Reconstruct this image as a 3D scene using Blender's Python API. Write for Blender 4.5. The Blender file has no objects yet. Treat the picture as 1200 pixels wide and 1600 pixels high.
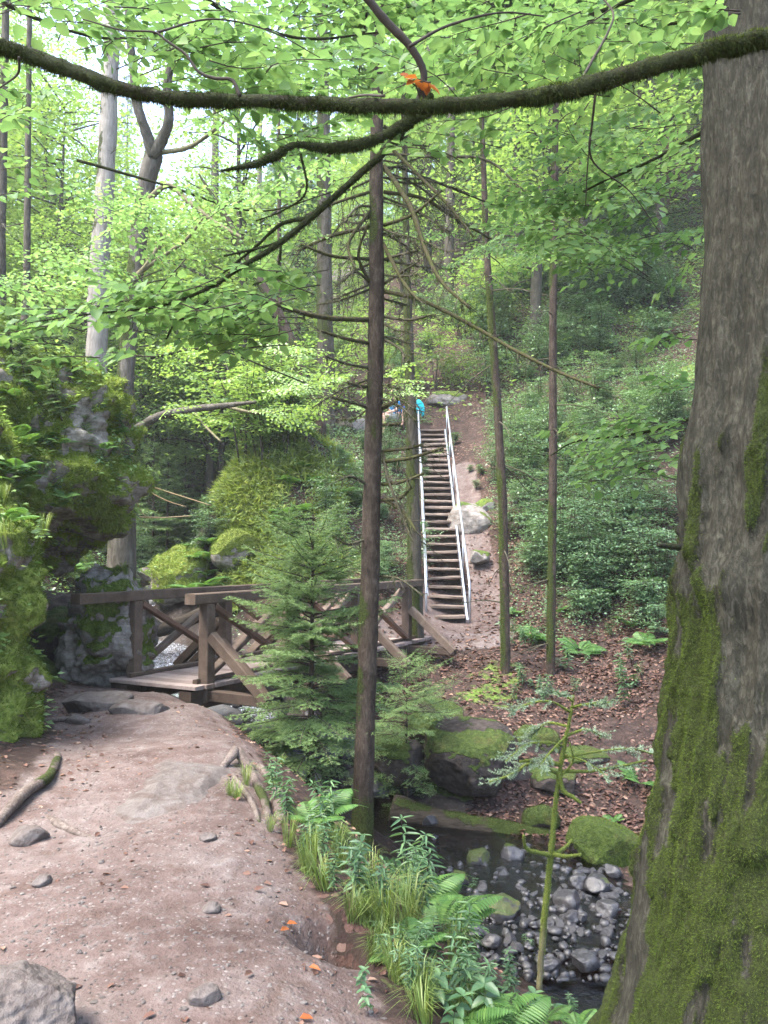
import bpy, bmesh, math
import numpy as np
from math import radians, sin, cos, pi, atan2, sqrt
from mathutils import Vector, Matrix

S = bpy.context.scene
COL = S.collection
rng = np.random.default_rng(11)

# ------------------------------------------------------------------ camera
F = 1244.0
PITCH = radians(3.0)
EYE = np.array([0.0, 0.0, 1.65])
cam_d = bpy.data.cameras.new('camera')
cam = bpy.data.objects.new('camera', cam_d)
COL.objects.link(cam)
cam.location = EYE
cam.rotation_euler = (pi / 2 + PITCH, 0, 0)
cam_d.sensor_fit = 'VERTICAL'
cam_d.sensor_height = 36.0
cam_d.lens = F / 1600 * 36.0
cam_d.clip_start = 0.05
cam_d.clip_end = 2000
S.camera = cam


def ray(px, py):
    u = (np.asarray(px, float) - 600) / F
    v = (800 - np.asarray(py, float)) / F
    return np.stack([u, cos(PITCH) - v * sin(PITCH), sin(PITCH) + v * cos(PITCH)], -1)


def P(px, py, Y):
    """point at distance Y in front of the viewpoint"""
    d = ray(px, py)
    return EYE + d * (np.asarray(Y, float) / d[..., 1])[..., None]


def PZ(px, py, z):
    d = ray(px, py)
    return EYE + d * ((z - EYE[2]) / d[..., 2])[..., None]


# ------------------------------------------------------------------ noise
def _h(ix, iy, iz, seed):
    h = (ix * 374761393 + iy * 668265263 + iz * 2147483647 + seed * 144269) & 0xffffffff
    h = ((h ^ (h >> 13)) * 1274126177) & 0xffffffff
    h = ((h ^ (h >> 16)) * 2246822519) & 0xffffffff
    return (h ^ (h >> 15)).astype(np.float64) / 4294967295.0


def vnoise(p, seed=0):
    p = np.asarray(p, float)
    i = np.floor(p).astype(np.int64)
    f = p - i
    f = f * f * f * (f * (f * 6 - 15) + 10)
    r = 0
    for dx in (0, 1):
        wx = f[..., 0] if dx else 1 - f[..., 0]
        for dy in (0, 1):
            wy = f[..., 1] if dy else 1 - f[..., 1]
            for dz in (0, 1):
                wz = f[..., 2] if dz else 1 - f[..., 2]
                r = r + wx * wy * wz * _h(i[..., 0] + dx, i[..., 1] + dy, i[..., 2] + dz, seed)
    return r * 2 - 1


def fbm(p, octv=4, seed=0, gain=0.5):
    p = np.asarray(p, float)
    a, s, t = 1.0, 0.0, 0.0
    for k in range(octv):
        s = s + a * vnoise(p, seed + k * 17)
        t += a
        a *= gain
        p = p * 2.03 + 11.3
    return s / t


def sstep(a, b, x):
    t = np.clip((x - a) / (b - a), 0, 1)
    return t * t * (3 - 2 * t)


def unit(v):
    v = np.asarray(v, float)
    return v / np.maximum(np.linalg.norm(v, axis=-1, keepdims=True), 1e-9)


def catmull(pts, n):
    pts = np.asarray(pts, float)
    p = np.vstack([2 * pts[0] - pts[1], pts, 2 * pts[-1] - pts[-2]])
    out = []
    m = len(pts) - 1
    for t in np.linspace(0, m, n):
        k = min(int(t), m - 1)
        u = t - k
        a, b, c, d = p[k], p[k + 1], p[k + 2], p[k + 3]
        out.append(0.5 * (2 * b + (c - a) * u + (2 * a - 5 * b + 4 * c - d) * u * u + (3 * b - a - 3 * c + d) * u ** 3))
    return np.array(out)


# ------------------------------------------------------------------ mesh building
class MB:
    """collects geometry that becomes ONE mesh object"""

    def __init__(s):
        s.v = []; s.f = []; s.n = 0; s.at = {}

    def add(s, V, Fs, **at):
        V = np.asarray(V, float).reshape(-1, 3)
        for Fa in (Fs if isinstance(Fs, list) else [Fs]):
            s.f.append(np.asarray(Fa, np.int64) + s.n)
        for k in set(list(at) + list(s.at)):
            s.at.setdefault(k, [np.zeros(s.n)] if s.n else [])
            a = at.get(k, 0.0)
            s.at[k].append(np.broadcast_to(np.asarray(a, float), (len(V),)))
        s.v.append(V); s.n += len(V)
        return s

    def data(s):
        return np.vstack(s.v), s.f, {k: np.concatenate(a) for k, a in s.at.items()}

    def build(s, name, mat, parent=None, smooth=True, loc=None):
        V, Fs, at = s.data()
        return build(name, V, Fs, mat, parent, smooth, at, loc)


def build(name, V, Fs, mat, parent=None, smooth=True, at=None, loc=None):
    V = np.asarray(V, float)
    if loc is not None:
        V = V - np.asarray(loc, float)
    me = bpy.data.meshes.new(name)
    Fs = Fs if isinstance(Fs, list) else [Fs]
    me.vertices.add(len(V))
    me.vertices.foreach_set('co', V.astype(np.float32).ravel())
    tot = np.concatenate([np.full(len(f), f.shape[1], np.int32) for f in Fs])
    lv = np.concatenate([f.ravel() for f in Fs]).astype(np.int32)
    me.loops.add(len(lv)); me.loops.foreach_set('vertex_index', lv)
    me.polygons.add(len(tot))
    me.polygons.foreach_set('loop_start', np.concatenate([[0], np.cumsum(tot)[:-1]]).astype(np.int32))
    me.polygons.foreach_set('loop_total', tot)
    me.polygons.foreach_set('use_smooth', np.full(len(tot), bool(smooth)))
    for k, a in (at or {}).items():
        d = me.attributes.new(k, 'FLOAT', 'POINT')
        d.data.foreach_set('value', np.asarray(a, np.float32))
    me.update(calc_edges=True)
    me.validate()
    if mat: me.materials.append(mat)
    o = bpy.data.objects.new(name, me)
    COL.objects.link(o)
    if parent is not None: o.parent = parent
    if loc is not None: o.location = tuple(float(q) for q in loc)
    return o


def empty(name, loc=(0, 0, 0), rz=0.0):
    o = bpy.data.objects.new(name, None)
    COL.objects.link(o)
    o.empty_display_size = 0.2
    o.location = tuple(float(q) for q in loc); o.rotation_euler = (0, 0, rz)
    return o


def tag(o, label=None, cat=None, group=None, kind=None):
    if label: o['label'] = label
    if cat: o['category'] = cat
    if group: o['group'] = group
    if kind: o['kind'] = kind
    return o


def copy_tree(o, parent=None):
    c = o.copy(); COL.objects.link(c); c.parent = parent
    for ch in [q for q in ALLCH.get(o.name, [])]:
        copy_tree(ch, c)
    return c


ALLCH = {}


def index_children():
    ALLCH.clear()
    for q in bpy.data.objects:
        if q.parent: ALLCH.setdefault(q.parent.name, []).append(q)


def tube(pts, rad, sides=8, wob=0.0, seed=0, capend=True):
    pts = np.asarray(pts, float); n = len(pts)
    rad = np.broadcast_to(np.asarray(rad, float), (n,)) if np.ndim(rad) == 0 else np.asarray(rad, float)
    if len(rad) != n: rad = np.interp(np.linspace(0, 1, n), np.linspace(0, 1, len(rad)), rad)
    T = unit(np.gradient(pts, axis=0))
    ref = np.array([0, 0, 1.0]) if abs(T[0][2]) < 0.9 else np.array([1.0, 0, 0])
    N = np.zeros_like(pts); b = unit(np.cross(T[0], ref)); N[0] = b
    for i in range(1, n):
        b = N[i - 1] - T[i] * np.dot(N[i - 1], T[i]); N[i] = unit(b)
    B = np.cross(T, N)
    a = np.linspace(0, 2 * pi, sides, endpoint=False)
    ring = N[:, None, :] * np.cos(a)[None, :, None] + B[:, None, :] * np.sin(a)[None, :, None]
    R = rad[:, None]
    if wob:
        q = pts[:, None, :] / max(rad.max(), 1e-4) * 0.7 + ring * 0.9
        R = R * (1 + wob * fbm(q, 3, seed))
    V = (pts[:, None, :] + ring * R[..., None]).reshape(-1, 3)
    i = np.arange(n - 1)[:, None] * sides; j = np.arange(sides)[None, :]; k = (j + 1) % sides
    Q = np.stack([i + j, i + k, i + sides + k, i + sides + j], -1).reshape(-1, 4)
    Fs = [Q]
    if capend:
        V = np.vstack([V, pts[0], pts[-1]]); c0 = n * sides; j = np.arange(sides); k = (j + 1) % sides
        Fs.append(np.concatenate([np.stack([np.full(sides, c0), k, j], -1),
                                  np.stack([np.full(sides, c0 + 1), (n - 1) * sides + j, (n - 1) * sides + k], -1)]))
    return V, Fs


def vnormals(V, Fs):
    N = np.zeros_like(V)
    for f in Fs:
        a = V[f[:, 1]] - V[f[:, 0]]; b = V[f[:, 2]] - V[f[:, 0]]
        n = np.cross(a, b)
        if f.shape[1] == 4:
            n = n + np.cross(V[f[:, 2]] - V[f[:, 0]], V[f[:, 3]] - V[f[:, 0]])
        for c in range(f.shape[1]):
            np.add.at(N, f[:, c], n)
    return unit(N)


def sample_surface(V, Fs, n, w=None, r=rng):
    """random points (and normals) on a mesh; w: per-vertex weight"""
    T = []
    for f in Fs:
        T.append(f[:, :3])
        if f.shape[1] == 4: T.append(f[:, [0, 2, 3]])
    T = np.vstack(T)
    A = np.cross(V[T[:, 1]] - V[T[:, 0]], V[T[:, 2]] - V[T[:, 0]])
    ar = np.linalg.norm(A, axis=1)
    wt = ar * (w[T].mean(1) if w is not None else 1)
    if wt.sum() <= 0: return np.zeros((0, 3)), np.zeros((0, 3))
    k = r.choice(len(T), n, p=wt / wt.sum())
    a, b = r.random(n), r.random(n)
    fl = a + b > 1; a[fl] = 1 - a[fl]; b[fl] = 1 - b[fl]
    t = T[k]
    return V[t[:, 0]] + a[:, None] * (V[t[:, 1]] - V[t[:, 0]]) + b[:, None] * (V[t[:, 2]] - V[t[:, 0]]), unit(A[k])


def fuzz(mb, Pp, N, ln, wd, r=rng, bend=0.6, down=0.0):
    """small blades of moss standing on a surface"""
    n = len(Pp)
    if n == 0: return
    D = unit(N + r.normal(0, bend, (n, 3)) + np.array([0, 0, -down]))
    Sd = unit(np.cross(D, r.normal(0, 1, (n, 3))))
    L = ln * r.uniform(0.5, 1.4, n)[:, None]; W = wd * r.uniform(0.6, 1.3, n)[:, None]
    b = Pp - N * 0.002
    V = np.stack([b - Sd * W / 2, b + Sd * W / 2, b + D * L], 1).reshape(-1, 3)
    mb.add(V, np.arange(3 * n).reshape(-1, 3), var=np.repeat(r.random(n), 3))


def leaves(mb, B, D, N, L, W, r=rng, fold=0.18, curl=0.12, lod=1):
    """leaf blades: base B, direction D, upper normal N, length L, width W"""
    n = len(B)
    if n == 0: return
    D = unit(D); Sd = unit(np.cross(D, N)); N = np.cross(Sd, D)
    L = np.broadcast_to(L, (n,))[:, None]; W = np.broadcast_to(W, (n,))[:, None]
    if lod == 1:
        tp = [(0, 0, 0), (.3, .5, 1), (.72, .36, .8), (1, 0, 0), (.72, -.36, .8), (.3, -.5, 1)]
        fc = np.array([[0, 1, 2, 3], [0, 3, 4, 5]])
    else:
        tp = [(0, 0, 0), (.45, .5, .7), (1, 0, 0), (.45, -.5, .7)]
        fc = np.array([[0, 1, 2, 3]])
    V = np.stack([B + D * L * a + Sd * W * s + N * (W * fold * u - L * curl * a * a) for a, s, u in tp], 1)
    k = len(tp)
    Fq = (fc[None] + (np.arange(n) * k)[:, None, None]).reshape(-1, 4)
    mb.add(V.reshape(-1, 3), Fq, var=np.repeat(r.random(n), k))


def bx(mb, c, sx, sy, sz, M=None, bev=0.0, jit=0.0, r=rng, **at):
    """box with chamfered long edges; M = 3x3 whose rows are its axes"""
    M = np.eye(3) if M is None else np.asarray(M, float)
    b = min(bev, sx / 3, sy / 3, sz / 3)
    prof = [(-1, -1), (1, -1), (1, 1), (-1, 1)]
    ring = []
    for (a, d) in prof:
        ring.append((a * (sy / 2), d * (sz / 2 - b) if b else d * sz / 2))
        if b: ring.append((a * (sy / 2 - b), d * sz / 2))
    if b:  # order corners round the loop
        ring = [(-sy / 2, -sz / 2 + b), (-sy / 2 + b, -sz / 2), (sy / 2 - b, -sz / 2), (sy / 2, -sz / 2 + b),
                (sy / 2, sz / 2 - b), (sy / 2 - b, sz / 2), (-sy / 2 + b, sz / 2), (-sy / 2, sz / 2 - b)]
    k = len(ring); V = []
    nseg = 5
    xs = np.linspace(-sx / 2, sx / 2, nseg)
    for x in xs:
        for (y, z) in ring: V.append((x, y, z))
    V = np.array(V)
    if jit: V = V + r.normal(0, jit, V.shape) * np.array([0.3, 1, 1])
    V = V @ M + np.asarray(c, float)
    j = np.arange(k); q = (j + 1) % k
    Q = np.concatenate([np.stack([s * k + j, s * k + q, (s + 1) * k + q, (s + 1) * k + j], -1) for s in range(nseg - 1)])
    Fs = [Q, np.array([j[::-1]]), np.array([(nseg - 1) * k + j])]
    mb.add(V, Fs, **at)


def bar(mb, a, b, w, h, up=(0, 0, 1), bev=0.008, jit=0.0, **at):
    """timber of section w x h from a to b"""
    a = np.asarray(a, float); b = np.asarray(b, float)
    X = unit(b - a); Yv = unit(np.cross(up, X)); Z = np.cross(X, Yv)
    bx(mb, (a + b) / 2, np.linalg.norm(b - a), w, h, np.stack([X, Yv, Z]), bev, jit, **at)


_ico = {}


def icosphere(sub):
    if sub not in _ico:
        bm = bmesh.new(); bmesh.ops.create_icosphere(bm, subdivisions=sub, radius=1)
        V = np.array([v.co[:] for v in bm.verts]); Fa = np.array([[v.index for v in f.verts] for f in bm.faces])
        bm.free(); _ico[sub] = (V, Fa)
    return _ico[sub]


def rotm(rx=0, ry=0, rz=0):
    return np.array(Matrix.Rotation(rz, 3, 'Z') @ Matrix.Rotation(ry, 3, 'Y') @ Matrix.Rotation(rx, 3, 'X'))


def rock(c, half, seed, sub=5, p=3.0, cuts=9, amp=0.08, rot=(0, 0, 0), strata=0.0, cutd=(0.72, 0.98), freq=1.0):
    """angular boulder: superellipsoid, cleaved by planes, roughened by noise"""
    r = np.random.default_rng(seed)
    D, Fa = icosphere(sub)
    R = 1 / (np.abs(D) ** p).sum(1) ** (1 / p)
    V = D * R[:, None]
    for k in range(cuts):
        n = unit(r.normal(0, 1, 3)); d = r.uniform(*cutd)
        s = V @ n - d
        V = V - n * np.maximum(s, 0)[:, None] * 0.93
    V = V * np.asarray(half, float)
    m = float(np.mean(half))
    q = V / m * freq
    d = fbm(q * 1.6, 5, seed) * amp + (np.abs(fbm(q * 3.1, 4, seed + 5)) - 0.25) * amp * 0.9
    if strata:
        d = d + strata * (np.abs(((q[:, 2] * 2.2 + q[:, 0] * .5 + .5 * fbm(q * 1.2, 3, seed + 9)) % 1) - .5) - .25)
    V = V + unit(V) * (d * m)[:, None]
    V = V @ rotm(*rot).T + np.asarray(c, float)
    return V, [Fa]


def moss_attr(V, Fs, seed, bias=0.0, upw=0.7, freq=1.0):
    N = vnormals(V, Fs)
    return sstep(-.12, .22, N[:, 2] * upw - .25 + fbm(V * 1.9 * freq, 5, seed + 31) * 1.15 + bias), N
# ------------------------------------------------------------------ materials
def nt(name):
    m = bpy.data.materials.new(name); m.use_nodes = True
    t = m.node_tree
    for n in list(t.nodes): t.nodes.remove(n)
    out = t.nodes.new('ShaderNodeOutputMaterial')
    return m, t, out


class NB:
    def __init__(s, t): s.t = t; s._pos = None

    def n(s, ty, **kw):
        o = s.t.nodes.new(ty)
        for k, v in kw.items():
            setattr(o, k, v)
        return o

    def l(s, a, b): s.t.links.new(a, b)

    def pos(s):
        if s._pos is None:
            s._pos = s.n('ShaderNodeTexCoord').outputs['Object']
        return s._pos

    def noise(s, scale, detail=4, rough=0.55, vec=None, dist=0.0, stretch=None):
        o = s.n('ShaderNodeTexNoise')
        o.inputs['Scale'].default_value = scale; o.inputs['Detail'].default_value = detail
        o.inputs['Roughness'].default_value = rough; o.inputs['Distortion'].default_value = dist
        v = vec or s.pos()
        if stretch:
            m = s.n('ShaderNodeMapping'); m.inputs['Scale'].default_value = stretch
            s.l(v, m.inputs['Vector']); v = m.outputs['Vector']
        s.l(v, o.inputs['Vector'])
        return o.outputs['Fac']

    def voro(s, scale, out='Distance', rnd=1.0, vec=None):
        o = s.n('ShaderNodeTexVoronoi'); o.inputs['Scale'].default_value = scale
        o.inputs['Randomness'].default_value = rnd
        s.l(vec or s.pos(), o.inputs['Vector'])
        return o.outputs[out]

    def attr(s, name):
        return s.n('ShaderNodeAttribute', attribute_name=name).outputs['Fac']

    def ramp(s, fac, stops, interp='LINEAR'):
        o = s.n('ShaderNodeValToRGB'); r = o.color_ramp; r.interpolation = interp
        while len(r.elements) < len(stops): r.elements.new(0.5)
        for e, (p, c) in zip(r.elements, stops):
            e.position = p; e.color = (c[0], c[1], c[2], 1) if hasattr(c, '__len__') else (c, c, c, 1)
        s.l(fac, o.inputs['Fac'])
        return o.outputs['Color']

    def mix(s, fac, a, b, blend='MIX'):
        o = s.n('ShaderNodeMix', data_type='RGBA', blend_type=blend)
        for sock, v in ((o.inputs[0], fac), (o.inputs[6], a), (o.inputs[7], b)):
            if hasattr(v, 'links') or hasattr(v, 'is_linked'): s.l(v, sock)
            elif hasattr(v, '__len__'): sock.default_value = (v[0], v[1], v[2], 1)
            else: sock.default_value = v
        return o.outputs[2]

    def math(s, op, a, b=None, c=None, clamp=False):
        o = s.n('ShaderNodeMath', operation=op, use_clamp=clamp)
        for i, v in enumerate((a, b, c)):
            if v is None: continue
            if hasattr(v, 'is_linked'): s.l(v, o.inputs[i])
            else: o.inputs[i].default_value = v
        return o.outputs[0]

    def bump(s, h, strength=0.5, dist=0.02, normal=None):
        o = s.n('ShaderNodeBump'); o.inputs['Strength'].default_value = strength
        o.inputs['Distance'].default_value = dist
        s.l(h, o.inputs['Height'])
        if normal: s.l(normal, o.inputs['Normal'])
        return o.outputs['Normal']

    def pbr(s, col, rough=0.8, normal=None, spec=0.3, metal=0.0):
        o = s.n('ShaderNodeBsdfPrincipled')
        if hasattr(col, 'is_linked'): s.l(col, o.inputs['Base Color'])
        else: o.inputs['Base Color'].default_value = (*col, 1)
        if hasattr(rough, 'is_linked'): s.l(rough, o.inputs['Roughness'])
        else: o.inputs['Roughness'].default_value = rough
        o.inputs['Specular IOR Level'].default_value = spec
        o.inputs['Metallic'].default_value = metal
        if normal: s.l(normal, o.inputs['Normal'])
        return o.outputs['BSDF']


def leaf_mat(name, stops, trans, tcol=(1.0, 1.0, 0.55), rough=0.45, spec=0.35, varn=0.35):
    """thin leaf: colour differs leaf by leaf; part of the light passes through"""
    m, t, out = nt(name); b = NB(t)
    v = b.attr('var')
    big = b.noise(0.7, 2, vec=b.n('ShaderNodeNewGeometry').outputs['Position'])
    f = b.math('ADD', b.math('MULTIPLY', v, 1 - varn), b.math('MULTIPLY', big, varn))
    c = b.ramp(f, stops)
    p = b.pbr(c, rough, spec=spec)
    tr = b.n('ShaderNodeBsdfTranslucent')
    b.l(b.mix(1.0, c, tcol, 'MULTIPLY'), tr.inputs['Color'])
    mx = b.n('ShaderNodeMixShader'); mx.inputs[0].default_value = trans
    b.l(p, mx.inputs[1]); b.l(tr.outputs[0], mx.inputs[2]); b.l(mx.outputs[0], out.inputs[0])
    return m


M = {}
M['beech'] = leaf_mat('beech_leaf', [(0, (.09, .18, .055)), (.5, (.17, .30, .095)), (.85, (.25, .385, .125)), (1, (.34, .42, .14))], .55, tcol=(1, 1, .85))
M['beech_far'] = leaf_mat('beech_leaf_far', [(0, (.12, .21, .075)), (.5, (.20, .32, .10)), (.9, (.29, .41, .13)), (1, (.34, .40, .14))], .5, rough=.4, spec=.5)
M['shrub'] = leaf_mat('shrub_leaf', [(0, (.075, .14, .07)), (.5, (.125, .22, .105)), (.9, (.18, .29, .14)), (1, (.24, .32, .15))], .35, rough=.35, spec=.6)
M['herb'] = leaf_mat('herb_leaf', [(0, (.045, .10, .045)), (.5, (.085, .165, .075)), (.9, (.14, .235, .10)), (1, (.22, .29, .09))], .35, rough=.4, spec=.5)
M['fern'] = leaf_mat('fern_leaf', [(0, (.05, .12, .03)), (.6, (.095, .2, .05)), (1, (.16, .27, .07))], .4)
M['grass'] = leaf_mat('grass_blade', [(0, (.08, .13, .035)), (.6, (.17, .24, .065)), (.85, (.27, .28, .10)), (1, (.36, .29, .15))], .35)
M['needle'] = leaf_mat('spruce_needle', [(0, (.06, .125, .055)), (.5, (.11, .21, .085)), (1, (.19, .31, .12))], .2, rough=.5, spec=.4)
M['mound'] = leaf_mat('mound_grass_blade', [(0, (.10, .15, .035)), (.5, (.20, .27, .06)), (.85, (.30, .35, .10)), (1, (.32, .25, .12))], .35)
M['needle_young'] = leaf_mat('young_needle', [(0, (.075, .13, .05)), (.5, (.135, .22, .075)), (1, (.23, .32, .12))], .3, rough=.5, spec=.4)
M['needle_pale'] = leaf_mat('pale_needle', [(0, (.13, .19, .12)), (.6, (.21, .29, .19)), (1, (.3, .36, .24))], .25, rough=.5)
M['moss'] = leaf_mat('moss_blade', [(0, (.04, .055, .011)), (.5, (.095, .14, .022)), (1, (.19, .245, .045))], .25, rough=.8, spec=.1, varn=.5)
M['moss_bright'] = leaf_mat('moss_bright_blade', [(0, (.075, .11, .022)), (.5, (.165, .235, .042)), (1, (.29, .345, .085))], .3, rough=.8, spec=.1, varn=.5)
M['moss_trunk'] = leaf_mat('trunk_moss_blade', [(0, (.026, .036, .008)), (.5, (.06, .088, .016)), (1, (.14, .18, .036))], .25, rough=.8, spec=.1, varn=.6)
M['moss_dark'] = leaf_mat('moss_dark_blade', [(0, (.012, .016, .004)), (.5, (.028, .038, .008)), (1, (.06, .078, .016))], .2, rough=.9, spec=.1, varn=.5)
M['orange'] = leaf_mat('orange_leaf', [(0, (.28, .07, .02)), (1, (.42, .14, .04))], .4)
M['litter'] = leaf_mat('dead_leaf', [(0, (.05, .025, .019)), (.5, (.11, .058, .043)), (.85, (.19, .115, .085)), (1, (.32, .23, .17))], .15, rough=.7, spec=.2, varn=.15)
M['straw'] = leaf_mat('dry_stem', [(0, (.25, .18, .09)), (1, (.42, .33, .18))], .1)


def ground_mat():
    m, t, out = nt('ground'); b = NB(t)
    path, moss, wet = b.attr('path'), b.attr('moss'), b.attr('wet')
    # trodden earth
    n1 = b.noise(1.3, 5); n2 = b.noise(9, 6, .65); n3 = b.noise(70, 3)
    dirt = b.ramp(n1, [(.34, (.05, .03, .025)), (.5, (.10, .071, .063)), (.64, (.145, .121, .113))])
    dirt = b.mix(b.math('MULTIPLY', n2, .75), dirt, b.ramp(n2, [(.36, (.034, .02, .016)), (.52, (.095, .068, .06)), (.66, (.16, .139, .13))]))
    peb = b.voro(46); pebc = b.voro(46, 'Color')
    pv = b.n('ShaderNodeSeparateColor'); b.l(pebc, pv.inputs[0])
    pm = b.math('MULTIPLY', b.math('GREATER_THAN', pv.outputs[0], .66), b.math('LESS_THAN', peb, .42))
    dirt = b.mix(b.math('MULTIPLY', pm, .75), dirt, b.ramp(pv.outputs[1], [(0, (.04, .03, .027)), (.5, (.11, .093, .086)), (1, (.19, .172, .162))]))
    dirt = b.mix(b.math('MULTIPLY', b.math('GREATER_THAN', n3, .62), .35), dirt, (.055, .033, .026))
    dirt = b.mix(b.ramp(b.noise(3.2, 6, .75, dist=1.0), [(.52, 0.0), (.66, .6)]), dirt, (.055, .032, .023))
    # leaf litter
    wv = b.n('ShaderNodeVectorMath', operation='MULTIPLY_ADD')
    b.l(b.pos(), wv.inputs[0]); wv.inputs[1].default_value = (1, 1, 1)
    nz = b.n('ShaderNodeTexNoise'); nz.inputs['Scale'].default_value = 9; b.l(b.pos(), nz.inputs['Vector'])
    ws = b.n('ShaderNodeVectorMath', operation='SCALE'); b.l(nz.outputs['Color'], ws.inputs[0]); ws.inputs['Scale'].default_value = .08
    b.l(ws.outputs[0], wv.inputs[2])
    lc = b.voro(19, 'Color', vec=wv.outputs[0]); ld = b.voro(19, 'Distance', vec=wv.outputs[0])
    sp = b.n('ShaderNodeSeparateColor'); b.l(lc, sp.inputs[0])
    lit = b.ramp(sp.outputs[0], [(0, (.018, .01, .008)), (.4, (.055, .028, .021)), (.75, (.10, .055, .042)), (.95, (.17, .105, .08)), (1, (.26, .19, .15))])
    lit = b.mix(b.math('GREATER_THAN', ld, .5), lit, (.025, .016, .011))
    soil = b.ramp(b.noise(5, 6, .7), [(.35, (.014, .009, .007)), (.65, (.052, .032, .025))])
    lit = b.mix(b.ramp(b.noise(1.7, 4), [(.38, 0.0), (.58, .85)]), soil, lit)
    pf = b.ramp(b.math('ADD', path, b.math('MULTIPLY', b.math('SUBTRACT', n2, .5), .9)), [(.35, 0.0), (.65, 1.0)])
    col = b.mix(pf, lit, dirt)
    mossc = b.ramp(b.noise(14, 5, .7), [(.3, (.028, .05, .008)), (.5, (.075, .12, .018)), (.72, (.15, .2, .04))])
    mf = b.ramp(b.math('ADD', moss, b.math('MULTIPLY', b.math('SUBTRACT', b.noise(6, 5, .7), .5), 1.3)), [(.42, 0.0), (.62, 1.0)])
    col = b.mix(mf, col, mossc)
    bed = b.ramp(b.noise(4, 6, .7), [(.3, (.008, .005, .004)), (.6, (.024, .014, .011)), (.8, (.05, .035, .03))])
    col = b.mix(wet, col, bed)
    h = b.math('ADD', b.math('MULTIPLY', n2, 1.5), b.math('MULTIPLY', b.math('SUBTRACT', .4, peb), b.math('MULTIPLY', pm, .8)))
    h = b.math('ADD', h, b.math('MULTIPLY', n3, .3))
    h = b.math('ADD', h, b.math('MULTIPLY', sp.outputs[1], b.math('MULTIPLY', b.math('SUBTRACT', 1.0, pf), .6)))
    ro = b.math('SUBTRACT', .9, b.math('MULTIPLY', wet, .55))
    b.l(b.pbr(col, ro, b.bump(h, .8, .022), .25), out.inputs[0])
    return m


def rock_mat(name, dark=(.05, .042, .034), mid=(.165, .15, .13), light=(.36, .335, .30), mossy=True, rough=.85, spec=.25, mc=None, ms=1.0):
    m, t, out = nt(name); b = NB(t)
    a = b.noise(1.6 * ms, 7, .68, dist=.6); c = b.noise(11 * ms, 6, .7)
    st = b.noise(3 * ms, 5, .65, stretch=(1, 1, 5), dist=1.0)
    col = b.ramp(b.math('ADD', b.math('MULTIPLY', a, .5), b.math('MULTIPLY', c, .5)), [(.33, dark), (.5, mid), (.68, light)])
    col = b.mix(b.ramp(st, [(.5, 0.0), (.62, .5)]), col, (dark[0] * 1.1, dark[1] * .85, dark[2] * .7))
    # pale lichen spots
    col = b.mix(b.ramp(b.noise(23 * ms, 3, .5), [(.64, 0.0), (.70, .45)]), col, light)
    h = b.math('ADD', b.math('MULTIPLY', a, .8), b.math('MULTIPLY', c, .5))
    if mossy:
        mo = b.attr('moss')
        f = b.ramp(b.math('ADD', mo, b.math('MULTIPLY', b.math('SUBTRACT', b.noise(7 * ms, 6, .72), .5), 1.5)), [(.4, 0.0), (.62, 1.0)])
        d0, d1, d2 = mc or ((.02, .034, .006), (.07, .11, .016), (.16, .21, .04))
        mcol = b.ramp(b.noise(17 * ms, 6, .75), [(.3, d0), (.5, d1), (.74, d2)])
        mcol = b.mix(b.ramp(b.noise(2.6 * ms, 5, .7), [(.52, 0.0), (.68, .5)]), mcol, b.ramp(b.noise(24 * ms, 5, .7), [(.3, (.03, .018, .008)), (.7, (.15, .11, .04))]))
        col = b.mix(f, col, mcol)
        h = b.math('ADD', h, b.math('MULTIPLY', f, b.noise(30 * ms, 4, .7)))
    b.l(b.pbr(col, rough, b.bump(h, .9, .05 / ms), spec), out.inputs[0])
    return m


def bark_mat(name, cols, moss=True, scale=1.0, stretch=(1, 1, .16), mc=((.008, .009, .003), (.028, .037, .008), (.08, .105, .02)), spots=None, fine=1.0):
    m, t, out = nt(name); b = NB(t)
    r = b.noise(22 * scale, 6, .7, stretch=stretch, dist=.8); g = b.noise(3.5 * scale, 5, .65)
    sc = b.noise(60 * scale, 4, .7)
    col = b.ramp(b.math('ADD', b.math('MULTIPLY', r, .65), b.math('MULTIPLY', g, .35)), [(.34, cols[0]), (.5, cols[1]), (.66, cols[2])])
    if spots:
        col = b.mix(b.ramp(b.noise(5 * scale, 5, .6), [(.55, 0.0), (.62, .85)]), col, b.ramp(sc, [(.3, spots[0]), (.7, spots[1])]))
    h = b.math('ADD', r, b.math('MULTIPLY', sc, .35))
    if moss:
        mo = b.attr('moss')
        f = b.ramp(b.math('ADD', mo, b.math('MULTIPLY', b.math('SUBTRACT', b.noise(13 * scale, 6, .72), .5), 1.4)), [(.4, 0.0), (.65, 1.0)])
        col = b.mix(f, col, b.ramp(b.noise(38 * scale, 6, .75), [(.3, mc[0]), (.5, mc[1]), (.75, mc[2])]))
        h = b.math('ADD', h, b.math('MULTIPLY', f, b.noise(80 * scale, 4, .7)))
    b.l(b.pbr(col, .88, b.bump(h, .9 * fine, .02 / scale), .2), out.inputs[0])
    return m


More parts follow.
